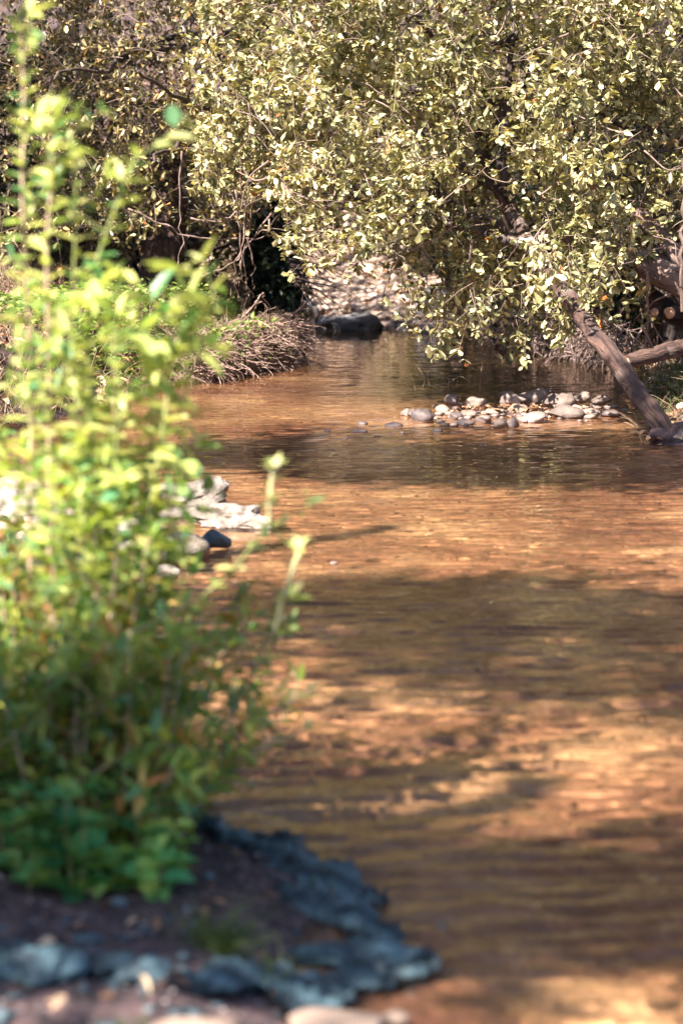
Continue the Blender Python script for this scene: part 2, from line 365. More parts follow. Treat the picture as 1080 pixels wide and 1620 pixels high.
# ---------------------------------------------------------------- rocks
import bmesh
def rock_mesh(size, seed, sub=3, rough=.16, flat=0., angular=0.):
    bm = bmesh.new(); bmesh.ops.create_icosphere(bm, subdivisions=sub, radius=1); bm.verts.ensure_lookup_table()
    V = A([v.co[:] for v in bm.verts]); F = A([[v.index for v in f.verts] for f in bm.faces]); bm.free()
    r = np.random.default_rng(seed)
    if angular:
        for _ in range(9):                       # plane cuts give facets
            n = norm(r.normal(size=3)); h = r.uniform(.55, .85); k = V @ n - h
            V = V - np.where(k > 0, k, 0)[:, None] * n * angular
    s = A([mnoise.fractal(Vector(tuple(v * 1.3 + seed * 3.1)), 1., 2., 4) for v in V])
    V = V * (1 + rough * s)[:, None]
    V = V * A(size)
    return V, F
def rock(name, label, cat, c, size, rot, material, seed, group=None, sub=3, rough=.16, angular=0., tilt=0., smooth=True):
    V, F = rock_mesh(size, seed, sub, rough, angular=angular)
    ca, sa = math.cos(tilt), math.sin(tilt); V = V @ A([[ca, 0, -sa], [0, 1, 0], [sa, 0, ca]]).T
    ca, sa = math.cos(rot), math.sin(rot); V = V @ A([[ca, -sa, 0], [sa, ca, 0], [0, 0, 1]]).T
    o = link(name, V, F, material, smooth=smooth, origin=(0, 0, 0)); o.location = tuple(c)
    return tag(o, label, cat, group)

# the pebble islet: (px, py of centre, half width px, half height px, colour, label)
ISL = [(812, 641, 22, 12, 'stone', 'rounded grey-brown stone at the back of the islet, left of the longest one'),
       (846, 636, 30, 13, 'stone', 'long grey stone along the back of the islet'),
       (884, 643, 26, 17, 'stone', 'tall pointed grey stone, the highest of the islet'),
       (894, 655, 28, 12, 'stone', 'broad rounded grey stone at the foot of the pointed one'),
       (845, 662, 27, 10, 'stone', 'flat pale-banded oval stone at the front of the islet'),
       (789, 673, 12, 10, 'stone_pale', 'small nearly white stone at the water edge in front of the islet'),
       (811, 672, 10, 9, 'stone_dark', 'dark wet stone beside the nearly white front stone'),
       (824, 650, 24, 9, 'stone_pale', 'flat pale pink stone in the middle of the islet'),
       (753, 645, 18, 9, 'stone', 'smooth grey oval stone in the left half of the islet'),
       (715, 641, 13, 10, 'stone_dark', 'dark blue-grey round stone at the left back of the islet'),
       (702, 650, 13, 8, 'stone_pale', 'cream oval stone beside the dark blue-grey round one'),
       (668, 660, 20, 11, 'stone_dark', 'broad dark stone at the left end of the islet'),
       (719, 659, 12, 8, 'stone_dark', 'small black wet stone behind the islet front edge'),
       (921, 636, 15, 8, 'stone', 'low brown stone right of the pointed one'),
       (933, 655, 15, 9, 'stone', 'round mottled stone near the right end of the islet'),
       (953, 641, 17, 8, 'stone_pale', 'pale flat stone with a dead leaf at the right end of the islet'),
       (965, 656, 17, 6, 'stone_dark', 'low dark slab at the right water edge of the islet'),
       (912, 650, 14, 10, 'stone_pale', 'pale pinkish stone wedged right of the broad grey stone'),
       (778, 653, 20, 7, 'stone_pale', 'thin pale flat stone lying across the islet middle'),
       (740, 657, 16, 6, 'stone', 'low flat brown stone left of centre'),
       (765, 664, 15, 7, 'stone_dark', 'wet brown stone behind the front edge left of the white one'),
       (736, 670, 14, 6, 'stone_dark', 'half sunken dark stone in front of the islet'),
       (799, 632, 14, 6, 'stone_dark', 'dark flat stone at the very back of the islet'),
       (863, 628, 15, 5, 'stone_dark', 'thin dark stone behind the longest grey stone'),
       (652, 655, 9, 7, 'stone_dark', 'small dark stone left of the broad dark end stone'),
       (643, 655, 12, 5, 'stone', 'small flat stone at the left tip of the islet')]
k = 0
for px, py, hw, hh, mt, lb in ISL:
    c = G(px, py + hh * .55); sc = c[1] / FPX
    a, b = hw * sc, hh * sc; seed = 40 + k; k += 1
    dep = a * rng.uniform(.55, .85) + .01; pk = 'pointed' in lb
    c[1] += dep * .4; c[2] = b * .25 + (.035 if py < 650 else .01)
    rock('islet_stone', lb, 'stone', c, (a * 1.02, dep, b * 1.15), rng.uniform(-.3, .3), M[mt], seed, 'stones of the islet', 3, .24, .95 if pk else .85, rng.uniform(-.15, .15))
for i in range(110):
    u = rng.uniform(0, 1); px = 650 + 320 * u; py = 648 + rng.uniform(-12, 22) * (1 if 690 < px < 940 else .5) + (6 if px < 740 else 0)
    c = G(px, py); s = rng.uniform(.008, .03)
    pk_ = rng.integers(0, 4); mt = ['stone', 'stone', 'stone_dark', 'stone_pale'][pk_]
    rock('islet_pebble', ['small brown pebble wedged among the larger stones of the islet', 'small brown pebble wedged among the larger stones of the islet', 'small dark wet pebble among the larger stones of the islet', 'small pale pebble among the larger stones of the islet'][pk_], 'pebble', c + A([0, 0, s * .3]), (s * rng.uniform(1, 1.6), s, s * .62), rng.uniform(0, 3),
         M[mt], 300 + i, ['brown pebbles of the islet', 'brown pebbles of the islet', 'dark pebbles of the islet', 'pale pebbles of the islet'][pk_], 2, .16, .6)
LOOSE = [(573, 669, 9, 5, 'stone_dark', 'small dark stone standing alone in the water, far left of the islet'), (569, 681, 15, 4, 'stone_dark', 'thin dark stone barely above the water left of the islet'),
         (622, 672, 17, 6, 'stone_dark', 'low dark stone just off the left tip of the islet'), (636, 684, 5, 3, 'stone_dark', 'tiny black stone in front of the left tip of the islet'),
         (690, 680, 10, 5, 'stone_dark', 'dark wet stone in the shallows before the islet'), (518, 681, 6, 2, 'stone_dark', 'tiny flat dark stone leftmost in the open water'),
         (987, 648, 7, 4, 'stone', 'little stone off the right end of the islet'), (596, 393 + 297, 6, 2, 'stone_dark', 'tiny dark pebble between the lone stones and the islet'),
         (528, 890, 7, 3, 'stone', 'small pale pebble breaking the surface in midstream')]
for px, py, hw, hh, mt, lb in LOOSE:
    c = G(px, py + hh * .5); sc = c[1] / FPX; c[2] = hh * sc * .2
    rock('stone', lb, 'stone', c, (hw * sc, hw * sc * .7, hh * sc * 1.1), 0, M[mt], 500 + int(px), None, 2, .15, .5)
c = G(722, 566); rock('stone', 'angular pale grey rock standing in the pool under the hanging leaves', 'rock', c + A([0, .05, .02]), (.085, .07, .065), .4, M['stone'], 77, None, 3, .12, 1., .3)

# pale rocks on the left and the boulders upstream
rock('white_rock', 'large sunlit pale rock at the left water edge behind the shrub', 'rock', G(285, 812) + A([0, .12, .03]), (.22, .2, .09), .2, M['stone_white'], 11, 'pale rocks at the left edge', 5, .45, .8, .1)
rock('white_rock', 'low rough pale rock pointing right into the creek', 'rock', G(366, 832) + A([0, .05, .015]), (.15, .13, .055), -.15, M['stone_white'], 23, 'pale rocks at the left edge', 5, .5, .8)
rock('dark_rock', 'dark wet rock face at the water edge before the pale rocks', 'rock', G(335, 868) + A([0, .04, .02]), (.065, .07, .045), .3, M['slate'], 31, None, 3, .2, .9)
for i, (px, py, s) in enumerate([(240, 890, .12), (290, 878, .08), (170, 880, .13), (120, 850, .14), (215, 850, .1), (60, 900, .14), (262, 925, .05), (20, 820, .2)]):
    rock('white_rock', ['blotchy pale rock seen through the shrub, foot of the pale group', 'small pale rock left of the dark wet rock', 'pale rock deep behind the shrub leaves', 'pale rock behind the leafy shrub, half hidden',
         'pale rock between the large sunlit one and the shrub', 'rough pale rock behind the leftmost stems', 'little pale rock nearest the water behind the shrub', 'broad pale rock beyond the leftmost stems'][i],
         'rock', G(px, py) + A([0, 0, .03]), (s * 1.2, s, s * .6), rng.uniform(-.5, .5), M['stone_white'], 60 + i, 'pale rocks at the left edge', 3, .2, .8)
rock('boulder', 'dark grey boulder lying at the upstream end of the pool', 'boulder', G(556, 524) + A([0, .25, .02]), (.3, .24, .13), .1, M['boulder'], 90, None, 4, .3, .7)
rock('boulder', 'shadowed rock beside the ivy-covered trunk upstream', 'boulder', G(484, 516) + A([-.02, .5, .07]), (.16, .2, .2), .1, M['boulder'], 91, None, 4, .3, .8)
rock('boulder', 'small brown boulder right of the dark upstream boulder', 'boulder', G(612, 516) + A([0, .3, .03]), (.11, .12, .09), .1, M['stone'], 92, None, 3, .12, .6)
rock('boulder', 'dark slab of rock under the hanging leaves on the far bank', 'boulder', G(700, 520) + A([0, .5, .12]), (.2, .2, .24), .1, M['boulder'], 93, None, 4, .14, .9)
for i, (px, py, hw) in enumerate([(790, 520, 14), (812, 512, 12), (835, 520, 15), (860, 516, 12), (770, 528, 9)]):
    rock('bank_stone', ['pinkish stone on the far gravel shelf, second from its left end', 'small upright stone on the far gravel shelf', 'broad pink stone on the far gravel shelf', 'last stone on the far gravel shelf before the dry grass', 'leftmost small stone on the far gravel shelf'][i],
         'stone', G(px, py + 20) + A([0, .4, .12]), (hw * .0052, .07, hw * .004), .2 * i, M['stone_pale'], 95 + i, 'stones on the far shelf', 3, .15, .7)

# slate ledge in the foreground: overlapping tilted slabs
SL = [(350, 1350, .12, .06, .05, -.3, 'blue-grey slate slab at the far tip of the ledge'), (430, 1368, .12, .055, .05, -.42, 'blue-grey slate slab, second along the curved ledge edge'),
      (510, 1392, .10, .05, .045, -.55, 'blue-grey slate slab in the middle of the curved ledge edge'), (575, 1425, .08, .05, .03, -.6, 'slate slab where the ledge edge dips to the water'),
      (560, 1480, .12, .05, .025, -.35, 'thin flat slate slab near the tip of the ledge'), (635, 1508, .09, .035, .018, .15, 'pointed slate tip of the ledge lying in the water'),
      (520, 1525, .09, .04, .022, .25, 'dark slate slab in front of the pointed tip'), (420, 1550, .15, .08, .05, -.3, 'broad pale-edged slate slab in the lower middle of the ledge'),
      (300, 1590, .14, .08, .05, -.2, 'slate slab left of the broad pale-edged one'), (60, 1570, .14, .1, .06, .3, 'grey slate block in the bottom left corner'),
      (520, 1590, .14, .06, .03, .1, 'low slate slab along the near water edge'), (160, 1600, .1, .07, .04, -.4, 'slate piece beside the corner block')]
SL = [SL[i] for i in (4, 6)] + [(50, 1580, .06, .05, .04, .3, 'grey slate block in the bottom left corner'), (150, 1560, .05, .04, .03, -.5, 'grey slate piece right of the corner block'), (215, 1585, .045, .035, .03, .2, 'small slate piece beside the yellowish grass sprig')]
def ridge(label, pts, w, h, seed, pitch=26):
    m, k = 150, 22; c = curve([G(a, b, .02) for a, b in pts], m); c[:, 2] = np.maximum(gz(c[:, 0], c[:, 1]), 0) + .004; ln = np.concatenate([[0], np.cumsum(np.linalg.norm(np.diff(c, axis=0), axis=1))])
    T = norm(np.gradient(c, axis=0)); Sd = np.stack([-T[:, 1], T[:, 0], 0 * T[:, 0]], 1); env = np.sin(np.linspace(.12, 3.0, m)) ** .55
    an = np.arange(k) / k * 2 * math.pi
    V = c[:, None] + Sd[:, None] * (np.cos(an)[None, :, None] * (w * env)[:, None, None]) + A([0, 0, 1.]) * (np.sin(an)[None, :, None] * (h * env)[:, None, None])
    ph = ln[:, None] * pitch + np.cos(an)[None] * 1.3 + seed; V = V.reshape(-1, 3)
    n1 = nz(V, 14, seed, 3).reshape(m, k); n2 = nz(V, 45, seed, 2).reshape(m, k); ph = ph + n1 * 1.1
    saw = (ph % 1.); saw = np.where(saw < .8, saw / .8, (1 - saw) / .2) - .5
    V = V.reshape(m, k, 3); up = np.clip(np.sin(an), 0, 1)[None]
    V = V + A([0, 0, 1.]) * ((saw * .016 + n1 * .014 + n2 * .004) * (up + .2))[..., None] + Sd[:, None] * ((saw * .008 + n1 * .03) * np.cos(an)[None])[..., None]
    j = np.arange(k); i0 = (np.arange(m - 1) * k)[:, None]; F = np.stack([i0 + j, i0 + k + j, i0 + k + (j + 1) % k, i0 + (j + 1) % k], -1).reshape(-1, 4)
    V = V.reshape(-1, 3); n = len(V); V = np.concatenate([V, c[:1], c[-1:]])
    caps = np.concatenate([np.stack([np.full(k, n), j, (j + 1) % k], 1), np.stack([np.full(k, n + 1), (m - 1) * k + (j + 1) % k, (m - 1) * k + j], 1)])
    tag(link('slate_ridge', V, [F, caps], M['slate'], origin=c[0]), label, 'rock ledge', 'ridges of the slate ledge')
ridge('curved blue-grey slate ridge along the water edge beyond the soil', [(285, 1325), (370, 1335), (450, 1358), (530, 1388), (610, 1410)], .05, .026, 2)
ridge('slate ridge running out to the pointed tip of the ledge', [(500, 1545), (560, 1538), (620, 1520), (680, 1500)], .042, .016, 5)
ridge('broad pale-edged slate ridge across the lower middle of the ledge', [(300, 1590), (360, 1560), (430, 1548), (490, 1562), (545, 1575)], .055, .02, 9, 24)
ridge('dark slate ridge in the bottom left corner', [(-80, 1585), (0, 1575), (60, 1580), (120, 1600)], .06, .03, 13, 24)
ridge('thin slate ridge between the soil and the curved outer one', [(440, 1410), (500, 1425), (560, 1450), (620, 1475)], .04, .022, 17, 30)
for i, (px, py, a, b, h, rot, lb) in enumerate(SL):
    c = G(px, py, .04); z0 = zg(c[0], c[1])
    c[2] = max(z0, 0) + h * .25
    rock('slate_slab', lb, 'rock slab', c, (a * 1.15, b * 1.15, h * .85), rot, M['slate'], 120 + i, 'slabs of the slate ledge', 5, .42, .95, .12, smooth=False)
rock('pale_slab', 'cream sunlit rock at the bottom edge of the photo', 'rock slab', G(545, 1640) + A([0, 0, .01]), (.09, .07, .03), .1, M['stone_pale'], 140, None, 3, .15, .8)
rock('pale_slab', 'tan sunlit rock at the bottom left near the grass sprig', 'rock slab', G(290, 1640, .09), (.09, .04, .03), .15, M['stone_pale'], 141, None, 3, .15, .8)
rock('pebble', 'white pebble resting in the shallows off the ledge tip', 'pebble', G(698, 1468), (.012, .01, .008), 0, M['stone_pale'], 142, None, 2)
rock('pebble', 'bright cream pebble in the sunlit shallows at the bottom edge', 'pebble', G(625, 1612), (.024, .016, .012), 0, M['stone_pale'], 143, None, 2)

# ---------------------------------------------------------------- gravel, litter, grasses (uncountable)
def scatter(n, xr, yr, cond):
    x = rng.uniform(*xr, n); y = rng.uniform(*yr, n); s = sdist(x, y); k = cond(x, y, s); x, y, s = x[k], y[k], s[k]
    return x, y, gz(x, y), s
def pebble_stuff(name, label, x, y, z, smin, smax, material):
    V0, F0 = rock_mesh((1, 1, .6), 5, 1, .1); n = len(x); s = rng.uniform(smin, smax, n)[:, None, None]
    st = rng.uniform(.7, 1.4, (n, 1, 3)); V = V0[None] * s * st + np.stack([x, y, z + s[:, 0, 0] * .1], -1)[:, None]
    F = (F0[None] + (np.arange(n) * len(V0))[:, None, None]).reshape(-1, 3)
    tag(link(name, V.reshape(-1, 3), F, material, smooth=True), label, kind='stuff')
def peb_mat(name, stops, rough=.8):
    m, t, b, out = mat(name); g = t.nodes.new('ShaderNodeNewGeometry')
    t.links.new(ramp(t, g.outputs['Random Per Island'], stops).outputs[0], b.inputs['Base Color']); b.inputs['Roughness'].default_value = rough
    n = tex(t, coords(t), 60, 4); bump(t, n.outputs[0], b, .4, .01); return m
M['gravel_pale'] = peb_mat('gravel_pale', [(0, (.14, .09, .08)), (.4, (.38, .27, .22)), (1, (.58, .46, .38))])
M['gravel_bed'] = peb_mat('gravel_bed', [(0, (.26, .13, .08)), (.5, (.36, .2, .115)), (.985, (.46, .28, .16)), (1, (.62, .5, .36))])
M['gravel_slate'] = peb_mat('gravel_slate', [(0, (.012, .02, .03)), (.6, (.05, .085, .11)), (1, (.16, .2, .22))], .6)
M['gravel_soil'] = peb_mat('gravel_soil', [(0, (.015, .012, .018)), (.8, (.06, .045, .05)), (1, (.3, .25, .25))])
x, y, z, s = scatter(9000, (-1.2, 2.5), (20.5, 29), lambda x, y, s: (s > -.1) & (s < 3.6 + 1.2 * np.sin(x * 3.1) + .5 * np.sin(x * 9 + y)) & (x < 1.3 + .5 * np.sin(y * 2.3) + .2 * np.sin(y * 7)) & (x > -1.2 + .5 * np.sin(y * 1.9)))
pebble_stuff('gravel', 'pale sunlit cobble bar upstream beyond the pool', x, y, z, .02, .07, M['gravel_pale'])
x, y, z, s = scatter(6000, (-1.6, 2.0), (3.2, 14), lambda x, y, s: (s < .02))
pebble_stuff('gravel', 'loose golden gravel on the creek bed under the water', x, y, z, .003, .009, M['gravel_bed'])
x, y, z, s = scatter(8000, (-1.0, .2), (2.7, 5), lambda x, y, s: (s > 0))
pebble_stuff('gravel', 'small stones strewn over the dark soil below the shrub', x, y, z, .002, .007, M['gravel_soil'])
x, y, z, s = scatter(1500, (-1.6, -.6), (7.2, 10), lambda x, y, s: (s > -.05))
pebble_stuff('gravel', 'pale pebbles around the rocks behind the shrub', x, y, z, .01, .04, M['gravel_pale'])

x, y, z, s = scatter(600, (-1.1, .15), (2.9, 4.3), lambda x, y, s: (s > -.02) & (rng.uniform(0, 1, len(x)) < np.where(y < 3.75, .5, .12)))
Vr, Fr = rock_mesh((1, 1, .55), 8, 1, .3, angular=.95); n = len(x); sc_ = rng.uniform(.006, .022, n)[:, None, None]; an_ = rng.uniform(0, 6.28, n)
RZ = np.stack([np.stack([np.cos(an_), -np.sin(an_)], -1), np.stack([np.sin(an_), np.cos(an_)], -1)], 1)
W_ = Vr[None] * sc_ * rng.uniform(.5, 1.7, (n, 1, 3)); W_[:, :, :2] = np.einsum('nij,nkj->nki', RZ, W_[:, :, :2]); W_ += np.stack([x, y, z], -1)[:, None]
tag(link('slate_rubble', W_.reshape(-1, 3), (Fr[None] + (np.arange(n) * len(Vr))[:, None, None]).reshape(-1, 3), M['gravel_slate']), 'broken blue-grey slate chips covering the lower ledge', kind='stuff')
def litter(name, label, x, y, z, L, material):
    n = len(x); B = np.stack([x, y, z + rng.uniform(.0, .03, n)], -1); D = rnd(n, 3) * A([1, 1, .35])
    V, F = leaves(B, D, A([0, 0, 1.]) + rnd(n, 3) * .6, L * rng.uniform(.6, 1.3, n), L * .5 * rng.uniform(.6, 1.2, n), 'ov', .3, .5)
    tag(link(name, V, F, material), label, kind='stuff')
x, y, z, s = scatter(60000, (-5, 5), (10.5, 34), lambda x, y, s: (s > .02) & (s < 9))
litter('leaf_litter', 'brown dead leaves carpeting the far banks', x, y, z, .075, M['dead_leaf'])
x, y, z, s = scatter(900, (.45, 1.5), (12.7, 13.5), lambda x, y, s: ((x - .96) / .5) ** 2 + ((y - 13.08) / .28) ** 2 < 1)
litter('leaf_litter', 'orange and tan dead leaves caught between the stones of the islet', x, y, z + .005, .045, M['dead_leaf'])
x, y, z, s = scatter(260, (-1.2, .15), (3, 5), lambda x, y, s: (s > .03))
litter('leaf_litter', 'few dead leaves on the dark soil by the slate', x, y, z, .03, M['dead_leaf'])

def blades(x, y, z, L, W, lean, m=4):
    n = len(x); B = np.stack([x, y, z], -1); L = L * rng.uniform(.5, 1.3, n)
    D = norm(A([0, 0, 1.]) + rnd(n, 3) * A([1, 1, 0]) * lean); t = np.linspace(0, 1, m)
    out = norm(rnd(n, 3) * A([1, 1, 0])) * rng.uniform(.1, .8, (n, 1))
    C = B[:, None] + L[:, None, None] * (D[:, None] * t[:, None] + (out[:, None] - A([0, 0, .5])) * (t ** 2)[:, None] * .6)
    return tubes(C, (W * np.linspace(1, .2, m))[None], 3)
x, y, z, s = scatter(24000, (-3.2, -.2), (11, 19), lambda x, y, s: (s > .0) & (s < 2.6) & (rng.uniform(0, 1, len(x)) < .6))
tag(MB().add(blades(x, y, z, .2, .0022, .8)).build('dry_grass', M['dry_grass']), 'straw coloured dry grass on the left bank', kind='stuff')
xb = rng.uniform(0, 1, 2600)
tag(MB().add(blades(-1.02 + .62 * xb + rng.normal(0, .07, 2600), 15.05 + 1.7 * xb + rng.uniform(-.1, .4, 2600), rng.uniform(.05, .32, 2600), .13, .002, 1.6)).build('dry_grass', M['dry_grass']), 'matted straw and dead grass over the root tangle', kind='stuff')
x, y, z, s = scatter(14000, (.9, 4), (11.5, 22), lambda x, y, s: (s > .0) & (s < 2.2) & (rng.uniform(0, 1, len(x)) < .6))
tag(MB().add(blades(x, y, z, .2, .0022, .9)).build('dry_grass', M['dry_grass']), 'dry straw hanging along the right bank', kind='stuff')
x, y, z, s = scatter(16000, (-2.6, -.3), (13.8, 17.5), lambda x, y, s: (s > .04) & (s < 1.3) & (rng.uniform(0, 1, len(x)) < .7))
xb = rng.uniform(0, .8, 800); x = np.concatenate([x, -.98 + .62 * xb + rng.normal(0, .06, 800)]); y = np.concatenate([y, 15. + 1.75 * xb + rng.uniform(-.12, .3, 800)]); z = np.concatenate([z, rng.uniform(.05, .34, 800)]); s = np.concatenate([s, np.full(800, .1)])
B = np.stack([x, y, z + rng.uniform(.0, .14, len(x)) * sstep(s, 0, .5)], -1)
V, F = leaves(B, rnd(len(x), 3) * A([1, 1, .4]), A([0, 0, 1.]) + rnd(len(x), 3) * .5 + SUN * .3, .05 * rng.uniform(.6, 1.3, len(x)), .03, 'ov', .2)
tag(link('ground_cover', V, F, M['leaf_ground']), 'fresh green leaves covering the sunlit left bank', kind='stuff')
x, y, z, s = scatter(1500, (1.55, 3), (12.5, 15.5), lambda x, y, s: (s > .02) & (s < .8))
tag(MB().add(blades(x, y, z, .16, .003, .6)).build('grass', M['grass']), 'green grass at the foot of the right bank', kind='stuff')

# ---------------------------------------------------------------- roots, brush, vines
def tangle(n, base, dirf, L, r, m=7, jit=.25):
    C = np.zeros((n, m, 3)); C[:, 0] = base; D = norm(dirf)
    for i in range(1, m):
        D = norm(D + rnd(n, 3) * jit + A([0, 0, -.05])); C[:, i] = C[:, i - 1] + D * (np.asarray(L) / m)[:, None]
    return tubes(C, np.asarray(r)[:, None] * np.linspace(1, .35, m)[None], 4)
# root mass over the undercut left bank
n = 1500; u = rng.uniform(0, 1, n); lo, hi = A([-.98, 15.0]), A([-.36, 16.75])
base = np.stack([lo[0] + (hi[0] - lo[0]) * u + rng.normal(0, .05, n), lo[1] + (hi[1] - lo[1]) * u + rng.uniform(-.1, .35, n), rng.uniform(.03, .2 + .16 * u.clip(0, 1), n)], -1)
t = thing('root_tangle', 'pinkish tangle of bare roots and dead stalks overhanging the left waterline', 'roots', (-.5, 16.3, .1))
MB().add(tangle(n, base, A([.6, -.5, -.35]) + rnd(n, 3) * .8, rng.uniform(.08, .42, n), rng.uniform(.001, .005, n), 8, .5)).build('rootlets', M['root_pink'], t)
n = 26; u = np.linspace(.4, 1, n)
base = np.stack([lo[0] + (hi[0] - lo[0]) * u - .12, lo[1] + (hi[1] - lo[1]) * u + .2, .28 + 0 * u + rng.uniform(-.1, .05, n)], -1)
MB().add(tangle(n, base, A([.9, -.4, -.2]) + rnd(n, 3) * .3, rng.uniform(.25, .5, n), rng.uniform(.006, .016, n), 9, .35)).build('main_roots', M['root_pink'], t)
n = 1300; u = rng.uniform(0, 1, n)
base = np.stack([1.15 + .75 * u + rng.normal(0, .05, n), 18.9 - 3 * u + rng.uniform(-.1, .5, n), rng.uniform(.03, .34, n)], -1)
t = thing('root_tangle', 'brown root tangle and dead stalks along the far right bank behind the leaning trunk', 'roots', (1.5, 17.5, .1))
MB().add(tangle(n, base, A([-.3, -.6, -.5]) + rnd(n, 3) * .9, rng.uniform(.1, .35, n), rng.uniform(.002, .006, n), 7, .5)).build('rootlets', M['root'], t)
# dry brush on the hillside: crossing dead twigs
n = 9000; x = rng.uniform(-4.5, 5, n); y = rng.uniform(18, 30, n); s = sdist(x, y); kk = (s > .5) & ~((x > -1) & (x < 1.6) & (y < 27)); x, y = x[kk], y[kk]; n = len(x); z = gz(x, y, False)
base = np.stack([x, y, z + rng.uniform(0, 1., n)], -1)
tag(MB().add(tangle(n, base, rnd(n, 3) + A([0, 0, .5]), rng.uniform(.4, 1.3, n), rng.uniform(.002, .007, n), 6, .3)).build('dry_brush', M['root']), 'pink-brown dead twigs and brush covering the hillside', kind='stuff')
# pale twigs hanging out of the foliage on the left
t = thing('hanging_vines', 'pale leafless vines hanging beside the ivy-covered trunk above the left bank', 'vines', P(385, 330, 15.4))
vs = [[(372, 300), (378, 380), (374, 430), (377, 472)], [(392, 300), (384, 380), (386, 440), (400, 470)], [(400, 310), (396, 370), (402, 420), (396, 440), (404, 455)], [(430, 335), (400, 380), (360, 420), (300, 440)],
      [(290, 240), (285, 320), (284, 380), (281, 430)], [(330, 300), (350, 345), (400, 310), (450, 300)], [(405, 480), (412, 465), (424, 480), (430, 510)], [(300, 345), (360, 350), (420, 330), (480, 320)],
      [(200, 330), (270, 360), (330, 380), (420, 372)], [(380, 220), (384, 300), (392, 350), (386, 390), (392, 460)]]
for i, pts in enumerate(vs):
    d = 15.3 + .15 * (i % 4); V, F = limb([P(a + 3 * math.sin(q * 2.1 + i), b, d + .1 * q) for q, (a, b) in enumerate(pts)], .007, .003, 24, 5, .05, 0, i)
    link('vine', V, F, M['root'], t)
t = thing('dead_branch', 'bare dark branch fanning into twigs low over the water right of the ivy-covered trunk', 'branch', P(462, 440, 17))
mb = MB()
for i in range(26):
    a0 = (458 + rng.uniform(-3, 8), 395 + rng.uniform(0, 60)); e = (a0[0] + rng.uniform(20, 100), a0[1] + rng.uniform(10, 60))
    mb.add(limb([P(*a0, 16.9), P((a0[0] + e[0]) / 2 + 5, (a0[1] + e[1]) / 2 - 6, 17 + rng.uniform(-.2, .2)), P(*e, 17 + rng.uniform(-.5, .5))], rng.uniform(.004, .008), .0015, 10, 4, .03, 0, i))
mb.build('twigs', M['twig_dark'], t)
t = thing('dry_stalks', 'thin pale dry stalks standing in the water behind the islet', 'stalks', G(700, 618))
mb = MB()
for px, py, h in [(657, 618, 22), (668, 612, 30), (680, 620, 34), (708, 612, 18), (735, 606, 34), (758, 620, 50), (740, 606, 16), (722, 608, 14), (745, 602, 30)]:
    c = G(px, py); mb.add(limb([c, c + A([rng.uniform(-.01, .02), 0, h * .0018]), c + A([rng.uniform(-.05, .03), 0, h * c[1] / FPX])], .0022, .001, 8, 4, .01, 0, px))
mb.add(limb([G(712, 610) + A([0, 0, .02]), G(728, 607) + A([0, 0, .045]), G(745, 610) + A([0, 0, .02])], .004, .002, 8, 4, .01, 0, 3))
mb.build('stems', M['dry_grass'], t)

# ---------------------------------------------------------------- trunks and logs
# leaning trunk on the right
base = G(1068, 700)
lean = thing('leaning_tree', 'tree with bare trunk leaning left out of the water and bright yellow-green curtain of leaves', 'tree', base)
tp = [base + A([.02, 0, -.06]), P(1032, 655, base[1] + .1), P(975, 575, base[1] + .45), P(905, 480, base[1] + .95), P(840, 390, base[1] + 1.5), P(790, 300, base[1] + 2.1), P(740, 180, base[1] + 2.7), P(690, 0, base[1] + 3.3), P(640, -260, base[1] + 3.1), P(600, -600, base[1] + 3.3)]
V, F = limb(tp, .053, .028, 110, 18, .04, .09, 3)
link('trunk', V, F, M['trunk_brown'], lean, True, uvw=limb.uvw)
V, F = rock_mesh((.16, .12, .09), 9, 4, .3); 
link('root_flare', V + G(1062, 700) + A([.03, .02, .0]), F, M['bark_brown'], lean, True)
def log(name, label, cat, pts, r0, r1, material, cut=None, knob=.15, seed=1, k=16):
    t = thing(name, label, cat, pts[0]); V, F = limb(pts, r0, r1, 40, k, .03, knob, seed)
    link('trunk', V, F, material, t, True, uvw=limb.uvw)
    if cut is not None:
        a = A(pts[0], float); d = norm(A(pts[0]) - A(pts[1])); V2, F2 = limb([a - d * .01, a + d * .006], r0 * .93, r0 * .9, 3, k, 0, .03, 5); link('cut_end', V2, F2, cut, t)
    return t
log('fallen_log', 'short sawn log with orange cut end resting beside the leaning trunk', 'log', [P(988, 573, 12.6), P(1040, 560, 12.75), P(1090, 545, 12.9), P(1180, 520, 13.2)], .036, .05, M['trunk_brown'], M['cut_wood'], seed=2)
log('fallen_log', 'thick pale sunlit fallen trunk sloping in from the right above the bank', 'log', [P(880, 372, 13.6), P(960, 400, 13.4), P(1010, 415, 13.3), P(1120, 470, 13.1), P(1250, 560, 12.9)], .045, .095, M['trunk_pale'], None, .2, 5)
log('fallen_log', 'second pale trunk crossing behind the thick fallen one at the right edge', 'log', [P(1000, 340, 13.5), P(1060, 410, 13.4), P(1130, 500, 13.3), P(1220, 600, 13.2)], .07, .11, M['trunk_pale'], None, .2, 8)
log('fallen_log', 'dark log with two cut stubs low at the right edge', 'log', [P(1030, 470, 13.5), P(1070, 500, 13.4), P(1130, 520, 13.3), P(1230, 545, 13.2)], .05, .08, M['trunk_dark'], M['cut_wood'], .2, 9)
log('branch_stub', 'sawn round branch stub, left of two at the right edge', 'branch', [P(1035, 494, 13.2), P(1052, 490, 13.35), P(1075, 492, 13.5)], .026, .03, M['trunk_dark'], M['cut_wood'], .05, 4)
log('branch_stub', 'larger sawn branch stub, right of two at the right edge', 'branch', [P(1058, 495, 13.1), P(1078, 492, 13.3), P(1100, 495, 13.5)], .034, .04, M['trunk_dark'], M['cut_wood'], .05, 6)
